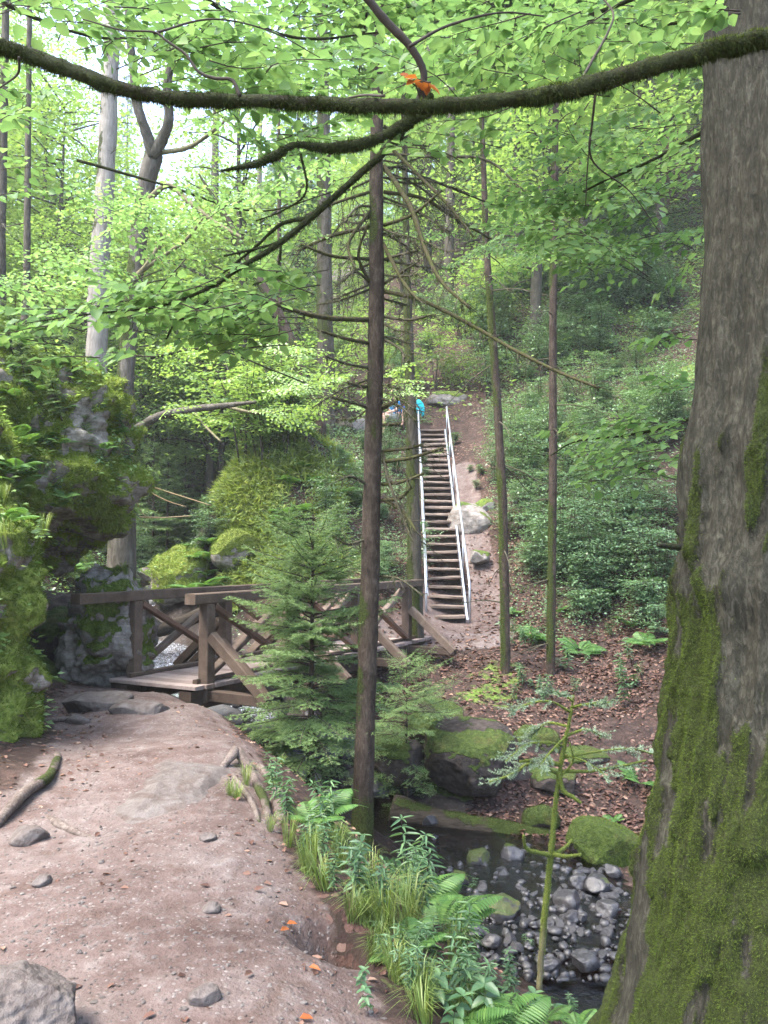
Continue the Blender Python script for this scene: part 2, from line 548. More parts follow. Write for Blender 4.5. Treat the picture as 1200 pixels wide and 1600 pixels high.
def wood_mat(name, cols, rough=.75):
    m, t, out = nt(name); b = NB(t)
    g = b.noise(7, 6, .65, stretch=(1, 1, 1), dist=.5); v = b.attr('var')
    fine = b.noise(60, 4, .6); blot = b.noise(2.2, 4)
    f = b.math('ADD', b.math('MULTIPLY', g, .5), b.math('ADD', b.math('MULTIPLY', v, .3), b.math('MULTIPLY', blot, .25)))
    col = b.ramp(f, [(.3, cols[0]), (.55, cols[1]), (.8, cols[2])])
    col = b.mix(b.ramp(fine, [(.52, 0.0), (.7, .5)]), col, cols[0])
    b.l(b.pbr(col, rough, b.bump(b.math('ADD', g, b.math('MULTIPLY', fine, .5)), .5, .012), .25), out.inputs[0])
    return m


def plain(name, col, rough=.6, metal=0.0, spec=.4, vary=.15, scale=12):
    m, t, out = nt(name); b = NB(t)
    n = b.noise(scale, 4)
    c = b.ramp(n, [(.3, [q * (1 - vary) for q in col]), (.7, [min(1, q * (1 + vary)) for q in col])])
    b.l(b.pbr(c, rough, b.bump(n, .15, .01), spec, metal), out.inputs[0])
    return m


def water_mat():
    m, t, out = nt('stream_water'); b = NB(t)
    fo = b.attr('foam')
    w = b.noise(9, 4, .6, stretch=(1, 1, 1), dist=1.5); w2 = b.noise(26, 4, .65, dist=1.0)
    h = b.math('ADD', b.math('MULTIPLY', w, .7), b.math('MULTIPLY', w2, .35))
    nrm = b.bump(h, .55, .05)
    fr = b.n('ShaderNodeFresnel'); fr.inputs['IOR'].default_value = 1.4; b.l(nrm, fr.inputs['Normal'])
    tr = b.n('ShaderNodeBsdfTransparent'); tr.inputs['Color'].default_value = (.42, .33, .29, 1)
    gl = b.n('ShaderNodeBsdfGlossy'); gl.inputs['Roughness'].default_value = .06; b.l(nrm, gl.inputs['Normal'])
    mx = b.n('ShaderNodeMixShader')
    b.l(b.math('MULTIPLY', fr.outputs[0], 1.6, clamp=True), mx.inputs[0]); b.l(tr.outputs[0], mx.inputs[1]); b.l(gl.outputs[0], mx.inputs[2])
    fm = b.ramp(b.math('ADD', fo, b.math('MULTIPLY', b.math('SUBTRACT', b.noise(22, 6, .75, dist=2.0), .5), 1.6)), [(.55, 0.0), (.75, .85)])
    df = b.pbr((.62, .68, .78), .5)
    m2 = b.n('ShaderNodeMixShader'); b.l(fm, m2.inputs[0]); b.l(mx.outputs[0], m2.inputs[1]); b.l(df, m2.inputs[2])
    b.l(m2.outputs[0], out.inputs[0])
    return m


M['ground'] = ground_mat()
M['rock'] = rock_mat('mossy_rock', mc=((.045, .06, .012), (.135, .18, .03), (.27, .31, .075)))
M['boulder'] = rock_mat('dark_boulder', (.012, .009, .007), (.04, .031, .026), (.09, .074, .063), mc=((.015, .025, .005), (.045, .07, .012), (.1, .13, .03)))
M['slab'] = rock_mat('path_bedrock', (.045, .033, .028), (.095, .08, .073), (.15, .135, .127))
M['pale_rock'] = rock_mat('pale_rock', (.07, .06, .052), (.17, .155, .14), (.3, .28, .26))
M['pebble'] = rock_mat('pebble', (.045, .036, .032), (.09, .077, .07), (.16, .147, .138), mossy=False)
M['stone'] = rock_mat('wet_stone', (.010, .0095, .010), (.032, .031, .033), (.085, .083, .086), rough=.42, spec=.5, ms=4, mc=((.015, .02, .005), (.045, .062, .012), (.10, .125, .03)))
M['bark_spruce'] = bark_mat('spruce_bark', [(.010, .007, .005), (.04, .029, .021), (.09, .07, .054)], stretch=(1, 1, .35), scale=1.3)
M['bark_beech'] = bark_mat('beech_bark', [(.03, .026, .019), (.075, .067, .054), (.15, .14, .118)], scale=.7)
M['bark_big'] = bark_mat('old_trunk_bark', [(.006, .0055, .0035), (.026, .0245, .017), (.075, .071, .054)], scale=3.2, stretch=(1, 1, .33), fine=1.5)
M['bark_pale'] = bark_mat('pale_bark', [(.10, .09, .075), (.19, .175, .15), (.29, .27, .24)], scale=.6)
M['bark_far'] = bark_mat('far_bark', [(.022, .019, .013), (.055, .048, .036), (.105, .095, .073)], scale=.9)
M['twig'] = plain('twig_bark', (.035, .026, .018), .85, vary=.4, scale=30)
M['deadtwig'] = plain('mossy_twig', (.045, .04, .022), .9, vary=.6, scale=25)
M['drybranch'] = bark_mat('dry_mossy_branch', [(.02, .014, .009), (.05, .037, .024), (.085, .066, .046)], scale=2, mc=((.02, .025, .006), (.055, .066, .014), (.11, .125, .03)))
M['limb'] = bark_mat('mossy_limb', [(.012, .009, .006), (.028, .021, .014), (.05, .039, .027)], scale=2, mc=((.007, .009, .003), (.02, .025, .006), (.05, .06, .013)))
M['mosstrunk'] = bark_mat('green_mossy_bark', [(.06, .05, .03), (.12, .11, .06), (.2, .18, .11)], scale=2, mc=((.04, .05, .01), (.10, .125, .022), (.20, .225, .05)))
M['root'] = bark_mat('root_wood', [(.045, .032, .025), (.10, .078, .066), (.19, .16, .142)], scale=2, stretch=(1, 1, 1))
M['log'] = bark_mat('old_log', [(.012, .009, .006), (.034, .026, .018), (.065, .05, .036)], scale=1.2, mc=((.012, .018, .004), (.035, .05, .009), (.08, .105, .02)), stretch=(.2, 1, 1))
M['timber'] = wood_mat('grey_timber', [(.042, .028, .02), (.105, .076, .058), (.19, .148, .12)])
M['timber_dark'] = wood_mat('dark_timber', [(.022, .014, .01), (.058, .04, .03), (.105, .077, .06)])
M['timber_warm'] = wood_mat('brown_timber', [(.075, .042, .028), (.16, .1, .07), (.25, .175, .13)])
M['deck'] = wood_mat('pale_plank', [(.12, .088, .075), (.24, .19, .17), (.34, .285, .262)])
M['tread'] = wood_mat('stair_plank', [(.08, .058, .045), (.17, .13, .105), (.28, .23, .195)])
M['steel'] = plain('galvanised_steel', (.40, .42, .46), .42, metal=.75, vary=.12)
M['water'] = water_mat()
M['fall'] = plain('white_water', (.8, .84, .88), .4, vary=.1)
M['skin'] = plain('skin', (.55, .33, .25), .5, vary=.05)
M['blue_shirt'] = plain('blue_shirt', (.01, .17, .42), .8, vary=.2)
M['shorts'] = plain('grey_shorts', (.22, .21, .2), .85)
M['navy'] = plain('navy_cloth', (.03, .08, .28), .85)
M['straw_hat'] = plain('straw_hat', (.5, .38, .22), .8)
M['hair'] = plain('brown_hair', (.06, .035, .02), .6)
M['teal'] = plain('teal_cloth', (.0, .30, .36), .8, vary=.2)
# ------------------------------------------------------------------ terrain
CP = np.array([
    (-4, -3, 0), (-1, -3, -.02), (1.2, -3, -.2), (-4, 0, .02), (-2, 0, 0), (-.3, 0, 0), (.6, 1, -.1), (-3.6, 3, .1), (-1.5, 3, 0), (-.3, 3, 0),
    (-3.0, 5, .06), (-1.5, 5, 0), (-.8, 5, 0), (-3.2, 7, .1), (-2, 7, .05), (-1.15, 7, 0), (-3.9, 8.7, 0), (-2.6, 9.0, 0), (-1.85, 8.6, -.02),
    (-3.7, 10, -.06), (-2.6, 9.8, -.08), (-2.9, 6.2, .1), (-4.2, 4.5, .5), (-4.4, 7.8, .6), (-5, 10, .6),
    (.5, 2.5, -.25), (1.4, 2.8, -.65), (2.5, 2.5, -1.1), (.4, 4, -.42), (1.2, 4, -.95), (2.2, 4, -1.6), (0, 5, -.4), (.6, 5.5, -1.05), (1.25, 6, -1.75),
    (-.35, 6.3, -.45), (.1, 7, -1.15), (.7, 7.5, -1.95), (-.8, 7.6, -.5), (-.3, 8.4, -1.35), (.1, 8.9, -1.9), (-1.2, 9, -.75), (-.86, 9.3, -1.04), (-.25, 8.8, -1.5), (-.75, 8.9, -1.0), (-.6, 9.9, -1.35),
    (-1.5, 10.0, -.9), (-1, 10.7, -1.55), (-2.7, 10.9, -.5), (-3.3, 11.5, -.6), (-2.5, 11.6, -1.05), (-4.4, 11.6, -.2),
    # stream bed
    (-6.6, 24, .6), (-5.4, 19.5, .0), (-4.4, 17, -.5), (-3.5, 15.3, -.9), (-2.4, 13.6, -1.3), (-1.3, 12.4, -1.7), (-.2, 11, -2.0), (.8, 9.8, -2.2),
    (1.5, 8.4, -2.25), (2.0, 7.2, -2.3), (2.7, 6, -2.45), (4, 4.2, -2.6), (5.5, 2, -2.8), (2.6, 8.6, -2.15), (2.3, 9.5, -2.15),
    # far bank
    (.9, 15.8, .0), (.5, 15.2, -.15), (1.37, 17, .22), (1.8, 15.5, -.03), (2.0, 16.8, .2), (1.0, 14.4, -.5), (1.35, 13.4, -.8), (0.3, 13.4, -1.0),
    (-.7, 14.2, -.9), (.4, 12.2, -1.6), (1.5, 12.2, -1.2), (2.7, 13.5, -.85), (3.4, 12, -1.5), (3.3, 10.6, -1.95), (2.1, 11.3, -1.75), (1.0, 11.3, -1.85),
    (3.7, 15.5, .0), (5.3, 16.5, .6), (4.46, 18.5, 1.9), (5.3, 22, 4.6), (8, 25, 7.0), (7, 29, 10.2), (5, 13, -.6), (5, 11, -1.2), (5, 9, -1.6), (6.5, 7, -1.7),
    (8, 10, .2), (9, 14, 2.2), (12, 20, 8), (10, 5, -.5), (9, 1, -1.5), (15, 10, 4), (15, 16, 8.5),
    # stair line and ledge
    (1.45, 19.8, 1.8), (1.5, 22.6, 3.55), (1.56, 25.5, 5.4), (2.4, 20.5, 2.55), (2.6, 24, 5.0), (.84, 26, 6.0), (-.4, 26, 5.8), (1.6, 27.5, 6.6), (-1.5, 25.5, 5.5),
    # mound
    (-1.77, 22, 4.55), (-3.5, 20.3, 4.3), (-4.1, 18.6, 2.6), (-4.0, 17.6, .9), (-2.2, 18, 2.6), (-2.4, 16.9, 1.1), (-.7, 18, 1.9), (-.64, 20, 3.4), (0, 17, 1.1),
    (-2.6, 15.8, -.25), (-1.1, 14.6, -.6), (-1, 16, .4), (-4.2, 20.3, 1.8), (-4.0, 22.5, 3.6), (-3.2, 24, 5.0), (-5.6, 22.4, .6),
    # left side
    (-7.2, 20, 1.6), (-7.6, 24, 1.6), (-9.5, 20, 5), (-6.5, 15.5, .9), (-5.2, 13, .1), (-8, 14, 4), (-7, 11, 3.0), (-6.0, 8, 2.4), (-5.6, 5, 2.2), (-9, 8, 5), (-9, 3, 3.5),
    (-6.5, 28, 1.3), (-7.5, 33, 2.2), (-8.5, 40, 4), (-14, 22, 8), (-14, 32, 9), (-4, 30, 5.5), (-3, 36, 8), (-22, 30, 15), (-14, 45, 12), (-6, 50, 11), (-9, 65, 16),
    (0, 33, 10), (1, 45, 19), (3, 60, 30), (15, 30, 14.5), (15, 45, 26), (20, 60, 38), (20, 22, 14), (25, 8, 11), (-25, 10, 14), (-25, 50, 20), (-20, 70, 24),
    (30, 40, 32), (-20, -5, 7), (14, -6, -.5), (0, -11, 0), (-8, -8, 1.5), (30, -10, 8), (-30, -10, 12),
    (-50, 20, 32), (-50, 80, 38), (-15, 100, 34), (30, 100, 62), (60, 60, 60), (60, 10, 36), (50, -10, 28), (-50, -10, 28), (-60, 120, 55), (60, 120, 85), (0, 125, 50)], float)


def _phi(r2): return 0.5 * r2 * np.log(r2 + 1e-9)


def _fit():
    n = len(CP); X = CP[:, :2]
    r2 = ((X[:, None] - X[None]) ** 2).sum(-1)
    K = _phi(r2) + np.eye(n) * 0.002
    Pm = np.hstack([np.ones((n, 1)), X])
    A = np.block([[K, Pm], [Pm.T, np.zeros((3, 3))]])
    return np.linalg.solve(A, np.concatenate([CP[:, 2], np.zeros(3)]))


TW = _fit()
EDGE_Y = np.array([-5, 0, 2.7, 3.5, 4.7, 6.1, 7.4, 8.4, 9.2, 9.7])
EDGE_X = np.array([.5, .3, .1, -.08, -.58, -.88, -1.2, -1.68, -1.85, -2.0])
LEFT_Y = np.array([-5, 3, 4.5, 5.6, 6.5, 7.2, 8.4, 9.5, 10.4])
LEFT_X = np.array([-2.9, -2.8, -2.7, -2.55, -2.75, -2.95, -3.5, -3.9, -4.0])
STREAM = np.array([(-6.7, 25, .85), (-5.6, 20.5, .25), (-4.4, 17, -.3), (-3.5, 15.3, -.7), (-2.4, 13.6, -1.1), (-1.3, 12.4, -1.5), (-.2, 11, -1.85), (.8, 9.8, -2.02),
                   (1.5, 8.4, -2.06), (2.0, 7.2, -2.12), (2.7, 6, -2.3), (4, 4.2, -2.45), (5.5, 2, -2.6)], float)
STAIR0 = np.array([1.35, 17.0, .25]); STAIR1 = np.array([1.56, 25.5, 5.55])


def polydist(x, y, line):
    best = np.full(x.shape, 1e9)
    for a, b in zip(line[:-1], line[1:]):
        d = b[:2] - a[:2]; L = (d ** 2).sum()
        t = np.clip(((x - a[0]) * d[0] + (y - a[1]) * d[1]) / L, 0, 1)
        best = np.minimum(best, np.hypot(x - a[0] - t * d[0], y - a[1] - t * d[1]))
    return best


FARPATH = np.array([(.4, 15.3), (1.2, 15.9), (1.75, 15.9), (1.5, 17.4)])
FARPATH2 = np.array([(2.25, 16.5), (2.35, 18.3), (2.2, 20.5), (2.3, 23.0)])


def path_mask(x, y):
    re = np.interp(y, EDGE_Y, EDGE_X); le = np.interp(y, LEFT_Y, LEFT_X)
    m = sstep(-.12, .14, re - x) * sstep(-.15, .2, x - le) * sstep(10.35, 10.1, y)
    far = sstep(1.15, .55, polydist(x, y, FARPATH)) * sstep(14.9, 15.4, y)
    far2 = sstep(.5, .25, polydist(x, y, FARPATH2)) * .8
    return np.maximum(m, np.maximum(far, far2))


def hf(x, y):
    x = np.asarray(x, float); y = np.asarray(y, float); sh = x.shape
    xr, yr = x.ravel(), y.ravel(); z = np.empty(len(xr))
    for i in range(0, len(xr), 20000):
        a, b = xr[i:i + 20000], yr[i:i + 20000]
        r2 = (a[:, None] - CP[:, 0]) ** 2 + (b[:, None] - CP[:, 1]) ** 2
        z[i:i + 20000] = _phi(r2) @ TW[:-3] + TW[-3] + TW[-2] * a + TW[-1] * b
    q = np.stack([xr, yr, xr * 0], -1)
    pm = path_mask(xr, yr)
    rough = 1 - .88 * pm
    d = np.hypot(xr, yr - 2)
    z += fbm(q * .9, 3, 3) * .10 * rough * sstep(1, 9, d) + fbm(q * 3.2, 4, 5) * .055 * rough + fbm(q * 11, 3, 8) * .012
    z += fbm(q * .22, 3, 21) * .8 * sstep(19, 34, yr)
    # worn rut and eroded hollow at the path's edge
    z -= .30 * np.exp(-((xr + .20) / .17) ** 2 - ((yr - 3.72) / .17) ** 2)
    z += .05 * np.exp(-((xr + .12) / .15) ** 2 - ((yr - 4.1) / .12) ** 2)
    return z.reshape(sh)


def G(px, py, y0=1.6, y1=60):
    """where the line of sight through a photo point meets the ground"""
    px = np.atleast_1d(np.asarray(px, float)); py = np.atleast_1d(np.asarray(py, float))
    Ys = np.geomspace(y0, y1, 260)
    pts = np.stack([P(px, py, Y) for Y in Ys])
    hit = pts[..., 2] < hf(pts[..., 0], pts[..., 1])
    hit[-1] = True
    k = np.argmax(hit, 0); k = np.maximum(k, 1)
    out = []
    for i in range(len(px)):
        a, b = Ys[k[i] - 1], Ys[k[i]]
        for _ in range(9):
            m = (a + b) / 2; p = P(px[i], py[i], m)
            if p[2] < hf(p[0], p[1]): b = m
            else: a = m
        p = P(px[i], py[i], b); p[2] = float(hf(p[0], p[1])); out.append(p)
    return np.array(out)


def ground_pt(x, y): return np.array([x, y, float(hf(np.array([x]), np.array([y]))[0])])


gx = np.concatenate([-np.geomspace(150, 13, 26), np.arange(-12, -4.5, .22), np.arange(-4.5, 3.4, .05), np.arange(3.4, 12, .2), np.geomspace(12.2, 150, 26)])
gy = np.concatenate([np.arange(-12, 1.5, .6), np.arange(1.5, 10.5, .05), np.arange(10.5, 30, .17), np.geomspace(30.2, 170, 44)])
XX, YY = np.meshgrid(gx, gy)
ZZ = hf(XX, YY)
GV = np.stack([XX.ravel(), YY.ravel(), ZZ.ravel()], -1)
nx, ny = len(gx), len(gy)
ii = (np.arange(ny - 1)[:, None] * nx + np.arange(nx - 1)[None]).ravel()
GQ = np.stack([ii, ii + 1, ii + nx + 1, ii + nx], -1)
pm = path_mask(GV[:, 0], GV[:, 1])
sd = polydist(GV[:, 0], GV[:, 1], STREAM)
wet = sstep(1.35, .9, sd + .35 * fbm(GV * .9, 3, 77))
mo = sstep(.05, .4, fbm(GV * .55, 4, 41)) * .6
mo = np.maximum(mo, .9 * sstep(2.3, 1.2, np.hypot((GV[:, 0] + 4.0) * .9, (GV[:, 1] - 18.8) * .8)))
mo = np.maximum(mo, .9 * sstep(.2, .8, fbm(GV * .8, 3, 43) + .5) * sstep(-2.6, -4.2, GV[:, 0]) * (GV[:, 1] < 15))
mo = mo * (1 - pm) * (1 - wet) * (1 - .8 * sstep(1.5, 3.5, GV[:, 0]) * sstep(16.5, 14.5, GV[:, 1]))
fc = GV[GQ].mean(1)
isp = path_mask(fc[:, 0], fc[:, 1]) > .5
isw = (sstep(1.35, .9, polydist(fc[:, 0], fc[:, 1], STREAM)) > .5) & ~isp
def sub_ground(name, sel):
    q = GQ[sel]; u, inv = np.unique(q, return_inverse=True)
    o = build(name, GV[u], inv.reshape(q.shape), M['ground'], at={'path': pm[u], 'moss': mo[u], 'wet': wet[u]})
    tag(o, kind='structure')
    return o
sub_ground('dirt_path', isp); sub_ground('stream_bed', isw); sub_ground('forest_floor', ~isp & ~isw)

# ------------------------------------------------------------------ water
sl = catmull(STREAM, 90)
mbw = MB()
tdir = unit(np.gradient(sl[:, :2], axis=0)); nrm = np.stack([-tdir[:, 1], tdir[:, 0]], -1)
wd = np.linspace(-1.5, 1.5, 31)
WV = np.zeros((len(sl), len(wd), 3))
WV[..., :2] = sl[:, None, :2] + nrm[:, None, :] * wd[None, :, None]
WV[..., 2] = sl[:, None, 2]
q = WV.reshape(-1, 3)
q[:, 2] += fbm(q * np.array([3, 3, 0]), 3, 91) * .02
foam = np.zeros(len(q))
c0 = PZ(930, 1545, -2.08); c1 = PZ(890, 1500, -2.08); c2 = PZ(640, 1395, -2.05)
foam += .30 * np.exp(-((q[:, 0] - c0[0]) / .5) ** 2 - ((q[:, 1] - c0[1]) / .45) ** 2)
foam += .05 * np.exp(-((q[:, 0] - c1[0]) / .4) ** 2 - ((q[:, 1] - c1[1]) / .4) ** 2)
foam += .55 * sstep(12.2, 14, q[:, 1])
ni, nj = len(sl), len(wd)
ii = (np.arange(ni - 1)[:, None] * nj + np.arange(nj - 1)[None]).ravel()
tag(build('stream', q, np.stack([ii, ii + nj, ii + nj + 1, ii + 1], -1), M['water'], at={'foam': foam}), kind='structure')
# little waterfall between the rocks upstream
fp = [P(190, 884, 25.5), P(194, 893, 25.0), P(198, 904, 24.6), P(206, 918, 24.3)]
V, Fs = tube(fp, [.10, .14, .2, .32], 10, .35, 5)
tag(build('waterfall', V, Fs, M['fall']), 'thin white waterfall dropping between rocks beyond the bridge rail', 'waterfall')

# ------------------------------------------------------------------ big rocks
def rock_thing(name, label, cat, c, half, seed, mat='rock', bias=0.0, fz=0, fl=.03, fmat='moss', sub=6, group=None, upw=.7, plants=0, pmat='beech_far', **kw):
    c = np.asarray(c, float)
    V, Fs = rock((0, 0, 0), half, seed, sub, **kw)
    m, N = moss_attr(V + c, Fs, seed, bias, upw)
    o = build(name, V, Fs, M[mat], at={'moss': m})
    o.location = tuple(c)
    if fz:
        r = np.random.default_rng(seed)
        Pp, Nn = sample_surface(V, Fs, fz, m ** 2 * (0.15 + np.clip(-unit(c - EYE) @ N.T + .3, 0, 1)), r)
        b = MB(); fuzz(b, Pp, Nn, fl, fl * .22, r, .5)
        tag(b.build('moss', M[fmat], o), kind='stuff')
    if plants:
        r = np.random.default_rng(seed + 1); Pp, Nn = sample_surface(V, Fs, plants * 3, m * np.clip(N[:, 2] + .35, 0, 1), r); k = fbm((Pp + c) * 1.7, 3, 4) > r.uniform(-.5, .4, len(Pp)); Pp, Nn = Pp[k][:plants], Nn[k][:plants]
        n = len(Pp); b = MB(); a = r.random(n) * 2 * pi; l = r.uniform(.035, .10, n)
        leaves(b, Pp + Nn * r.uniform(0, .12, n)[:, None], unit(np.stack([np.cos(a), np.sin(a), r.normal(0, .3, n)], -1) + Nn * .3), unit(np.array([0, -.2, 1]) + r.normal(0, .4, (n, 3))), l, l * .5, r, lod=0)
        tag(b.build('small_plants', M[pmat], o), kind='stuff')
    tag(o, label, cat, group)
    return o


rock_thing('mossy_rock', 'tall moss covered rock wall at the left edge of the path', 'rock', (-4.42, 6.9, 1.05), (1.4, 1.35, 1.75), 3, bias=.62, fz=60000, fl=.045, fmat='moss', plants=2200, rot=(0, .05, .25), amp=.2, strata=.13, freq=1.35, upw=.4, sub=7)
rock_thing('mossy_rock', 'overhanging mossy crag above the dark cave beside the bridge', 'rock', (-5.3, 10.9, 2.75), (1.8, 1.5, 1.75), 8, bias=.42, fz=50000, fl=.06, fmat='moss_bright', plants=6000, rot=(.1, .16, .2), amp=.24, strata=.15, freq=1.4, upw=.5, sub=7, cuts=11)
rock_thing('mossy_rock', 'upper mossy crag with pale bare rock at the far left', 'rock', (-6.2, 10.6, 3.75), (1.75, 1.9, 1.3), 12, bias=.45, fz=24000, fl=.07, plants=2500, fmat='moss_bright', rot=(.1, .35, .1), amp=.13, strata=.08, upw=.6, sub=6)
rock_thing('boulder', 'mossy boulder under the crag behind the bridge handrail end', 'boulder', (-3.88, 11.2, .42), (.6, .75, .98), 21, mat='pale_rock', bias=-.02, fz=9000, fl=.03, rot=(0, -.1, .3), amp=.24, strata=.16, freq=1.4, sub=6)
rock_thing('boulder', 'dark boulder at the back of the cave left of the bridge', 'boulder', (-5.4, 12.1, .3), (1.3, .7, .95), 24, mat='boulder', bias=-.3, amp=.12, sub=6)
rock_thing('mossy_rock', 'rounded mossy crag top half hidden by saplings at the left', 'rock', (-5.75, 8.4, 2.9), (1.6, 1.5, 1.7), 31, bias=.42, fz=24000, fl=.07, plants=2500, fmat='moss_bright', amp=.22, strata=.14, freq=1.4, rot=(.1, .1, .3), sub=7)
# boulders across the stream
rock_thing('boulder', 'big dark overhanging boulder above the stream cavity', 'boulder', P(735, 1180, 11.6), (.74, .7, .5), 41, mat='boulder', bias=-.12, fz=2500, fl=.02, fmat='moss_dark', rot=(.1, .1, .3), p=2.6, amp=.09, sub=6)
rock_thing('boulder', 'low dark rounded boulder under the overhanging one by the log', 'boulder', P(690, 1258, 11.7), (.85, .55, .34), 42, mat='boulder', bias=-.4, p=2.4, amp=.07, sub=5)
rock_thing('boulder', 'dark boulder closing the back of the cavity above the log', 'boulder', P(800, 1245, 12.0), (.62, .55, .55), 43, mat='boulder', bias=-.5, p=2.6, amp=.08, sub=5)
rock_thing('boulder', 'dull green boulder on the leafy slope above the overhang', 'boulder', P(680, 1128, 12.6), (.5, .45, .34), 44, mat='boulder', bias=-.05, fz=2500, fl=.02, fmat='moss_dark', p=2.4, amp=.08, sub=5)
rock_thing('boulder', 'small mossy boulder at the right end of the stream log', 'boulder', P(845, 1282, 10.9), (.25, .25, .2), 45, mat='boulder', bias=.25, fz=3000, fl=.02, fmat='moss_dark', p=2.2, amp=.06, sub=5)
rock_thing('boulder', 'bright moss topped boulder standing at the stream bank on the right', 'boulder', P(945, 1325, 10.0), (.44, .4, .31), 46, mat='boulder', bias=.75, fz=7000, fl=.02, fmat='moss', rot=(0, .32, .2), p=2.8, amp=.07, sub=6)
rock_thing('boulder', 'brown boulder left of the overhang by the spruce trunk', 'boulder', P(625, 1190, 11.6), (.45, .4, .35), 47, mat='boulder', bias=-.1, p=2.4, sub=5)
rock_thing('boulder', 'dark boulder in the slope behind the dead mossy sapling', 'boulder', P(835, 1160, 12.4), (.38, .35, .25), 48, mat='boulder', bias=.1, fz=1200, fl=.02, fmat='moss_dark', sub=5)
rock_thing('boulder', 'shadowed boulder under the branches beside the big trunk', 'boulder', P(868, 1222, 11.6), (.36, .3, .17), 49, mat='boulder', bias=-.1, sub=5)
rock_thing('boulder', 'flat mossy rock jutting below the small pale fir branches', 'boulder', P(905, 1178, 12.4), (.5, .4, .13), 50, mat='boulder', bias=.2, sub=5)
# by the stairs
rock_thing('boulder', 'large pale bare boulder beside the right rail of the stairs', 'boulder', P(732, 815, 20.6), (.55, .7, .42), 51, mat='pale_rock', bias=-.35, rot=(.4, .1, .3), sub=5)
rock_thing('boulder', 'small pale rock below the large one beside the stairs', 'boulder', P(748, 870, 18.9), (.27, .25, .17), 52, mat='pale_rock', bias=-.3, sub=4)
rock_thing('boulder', 'brown stump shaped rock right of the stairs above the pale boulder', 'boulder', P(757, 792, 20.9), (.27, .25, .22), 53, mat='pale_rock', bias=.0, sub=4)
rock_thing('boulder', 'grey boulder in the stream beyond the bridge handrail', 'boulder', P(236, 902, 23.5), (.58, .5, .36), 54, mat='pale_rock', bias=-.1, sub=5)
rock_thing('boulder', 'brown mossy boulder at the foot of the grassy mound', 'boulder', P(372, 858, 17.6), (.6, .5, .45), 55, mat='rock', bias=.6, fz=3500, fl=.05, fmat='moss', sub=5)
rock_thing('boulder', 'mossy hump on the crest of the grassy mound', 'boulder', P(412, 705, 20.4), (.55, .5, .42), 56, mat='rock', bias=.4, fz=3000, fl=.06, fmat='moss_bright', sub=5)
rock_thing('boulder', 'pale rock shelf on the ledge behind the stair head', 'boulder', P(700, 628, 28), (.8, .6, .35), 57, mat='pale_rock', bias=-.2, sub=5)
rock_thing('boulder', 'pale rock step under the seated hikers', 'boulder', P(560, 668, 25.5), (.9, .6, .35), 58, mat='pale_rock', bias=-.2, sub=5)
rock_thing('boulder', 'mossy rock at the left foot of the grassy mound by the stream', 'boulder', G(288, 893)[0] - [0, 0, .1], (.75, .7, .7), 59, mat='rock', bias=.6, fz=6000, fl=.06, fmat='moss_bright', plants=400, amp=.16, sub=5)
# path stones
rock_thing('boulder', 'pale angular rock in the near left corner of the path', 'rock', P(18, 1598, 2.66) , (.2, .2, .13), 61, mat='slab', bias=-.3, upw=.1, amp=.13, sub=6, rot=(.1, .1, .4))
rock_thing('step_stone', 'long flat grey slab stepping up to the bridge deck', 'stone slab', (-3.02, 8.45, .07), (.36, .2, .13), 62, mat='slab', bias=-.5, upw=.1, p=5, sub=5, rot=(0, 0, -.1))
rock_thing('step_stone', 'rounded slab stone right of the long step by the bridge', 'stone slab', (-2.42, 8.1, .03), (.32, .22, .14), 63, mat='slab', bias=-.5, upw=.1, p=4, sub=5)
rock_thing('step_stone', 'bare bedrock hump worn smooth in the middle of the path', 'bedrock', (-1.45, 5.75, -.09), (.62, .85, .16), 64, mat='slab', bias=-.5, upw=.05, p=2.5, amp=.05, sub=6, rot=(0, .08, -.2))
rock_thing('step_stone', 'low bedrock hump showing through the earth left of the worn one', 'bedrock', (-2.1, 6.0, -.03), (.4, .35, .08), 65, mat='slab', bias=-.5, upw=.05, p=2.5, amp=.06, sub=5)
for k, (px, py, r_, lb) in enumerate([(45, 1312, .11, 'dark jagged stone beside the left roots of the path'), (66, 1380, .055, 'dark stone on the bare earth left of the path centre'),
                                      (158, 1347, .02, 'tiny dark pebble standing alone on the path'), (120, 1130, .12, 'flat brown stone at the foot of the cave'),
                                      (320, 1562, .06, 'pale grey stone in the near middle of the path'), (330, 1422, .05, 'pale stone near the eroded edge of the path'),
                                      (325, 1312, .05, 'grey stone below the bedrock hump')]):
    c = G(px, py)[0]
    rock_thing('stone', lb, 'stone', c + np.array([0, 0, r_ * .2]), (r_, r_ * .8, r_ * .5), 70 + k, mat='slab', bias=-.5, upw=.0, sub=4, rot=(0, 0, k))

# stones in the stream
ST = [(715, 1372, 19, 'round pale stone with a mossy cap at the left of the stream', .2), (745, 1342, 22, 'moss capped stone in front of the stream log', .5), (797, 1336, 20, 'flat mossy stone under the log near the dead sapling', .4),
      (783, 1420, 30, 'wide flat stone with mossy edge in midstream', .1), (733, 1457, 24, 'dark round stone by the near bank of the stream', -.5), (768, 1470, 15, 'small bluish stone next to the dark round one', -.5),
      (912, 1499, 25, 'smooth dark boulder above the white riffle', -.5), (958, 1361, 15, 'pale stone under the bright moss boulder', -.4), (936, 1384, 22, 'brown stone beside the big trunk in the stream', -.2),
      (890, 1408, 24, 'dark grey stone right of the dead sapling', -.5), (950, 1420, 18, 'blue grey stone next to the big trunk', -.5), (677, 1313, 11, 'upright pale stone in front of the log', -.1),
      (858, 1510, 18, 'wet stone at the foot of the dead sapling', -.4), (893, 1433, 12, 'small blue stone in the fast water', -.5), (745, 1405, 14, 'reddish stone left of the wide flat one', -.5), (905, 1378, 16, 'brown grey stone at the far water edge', -.3)]
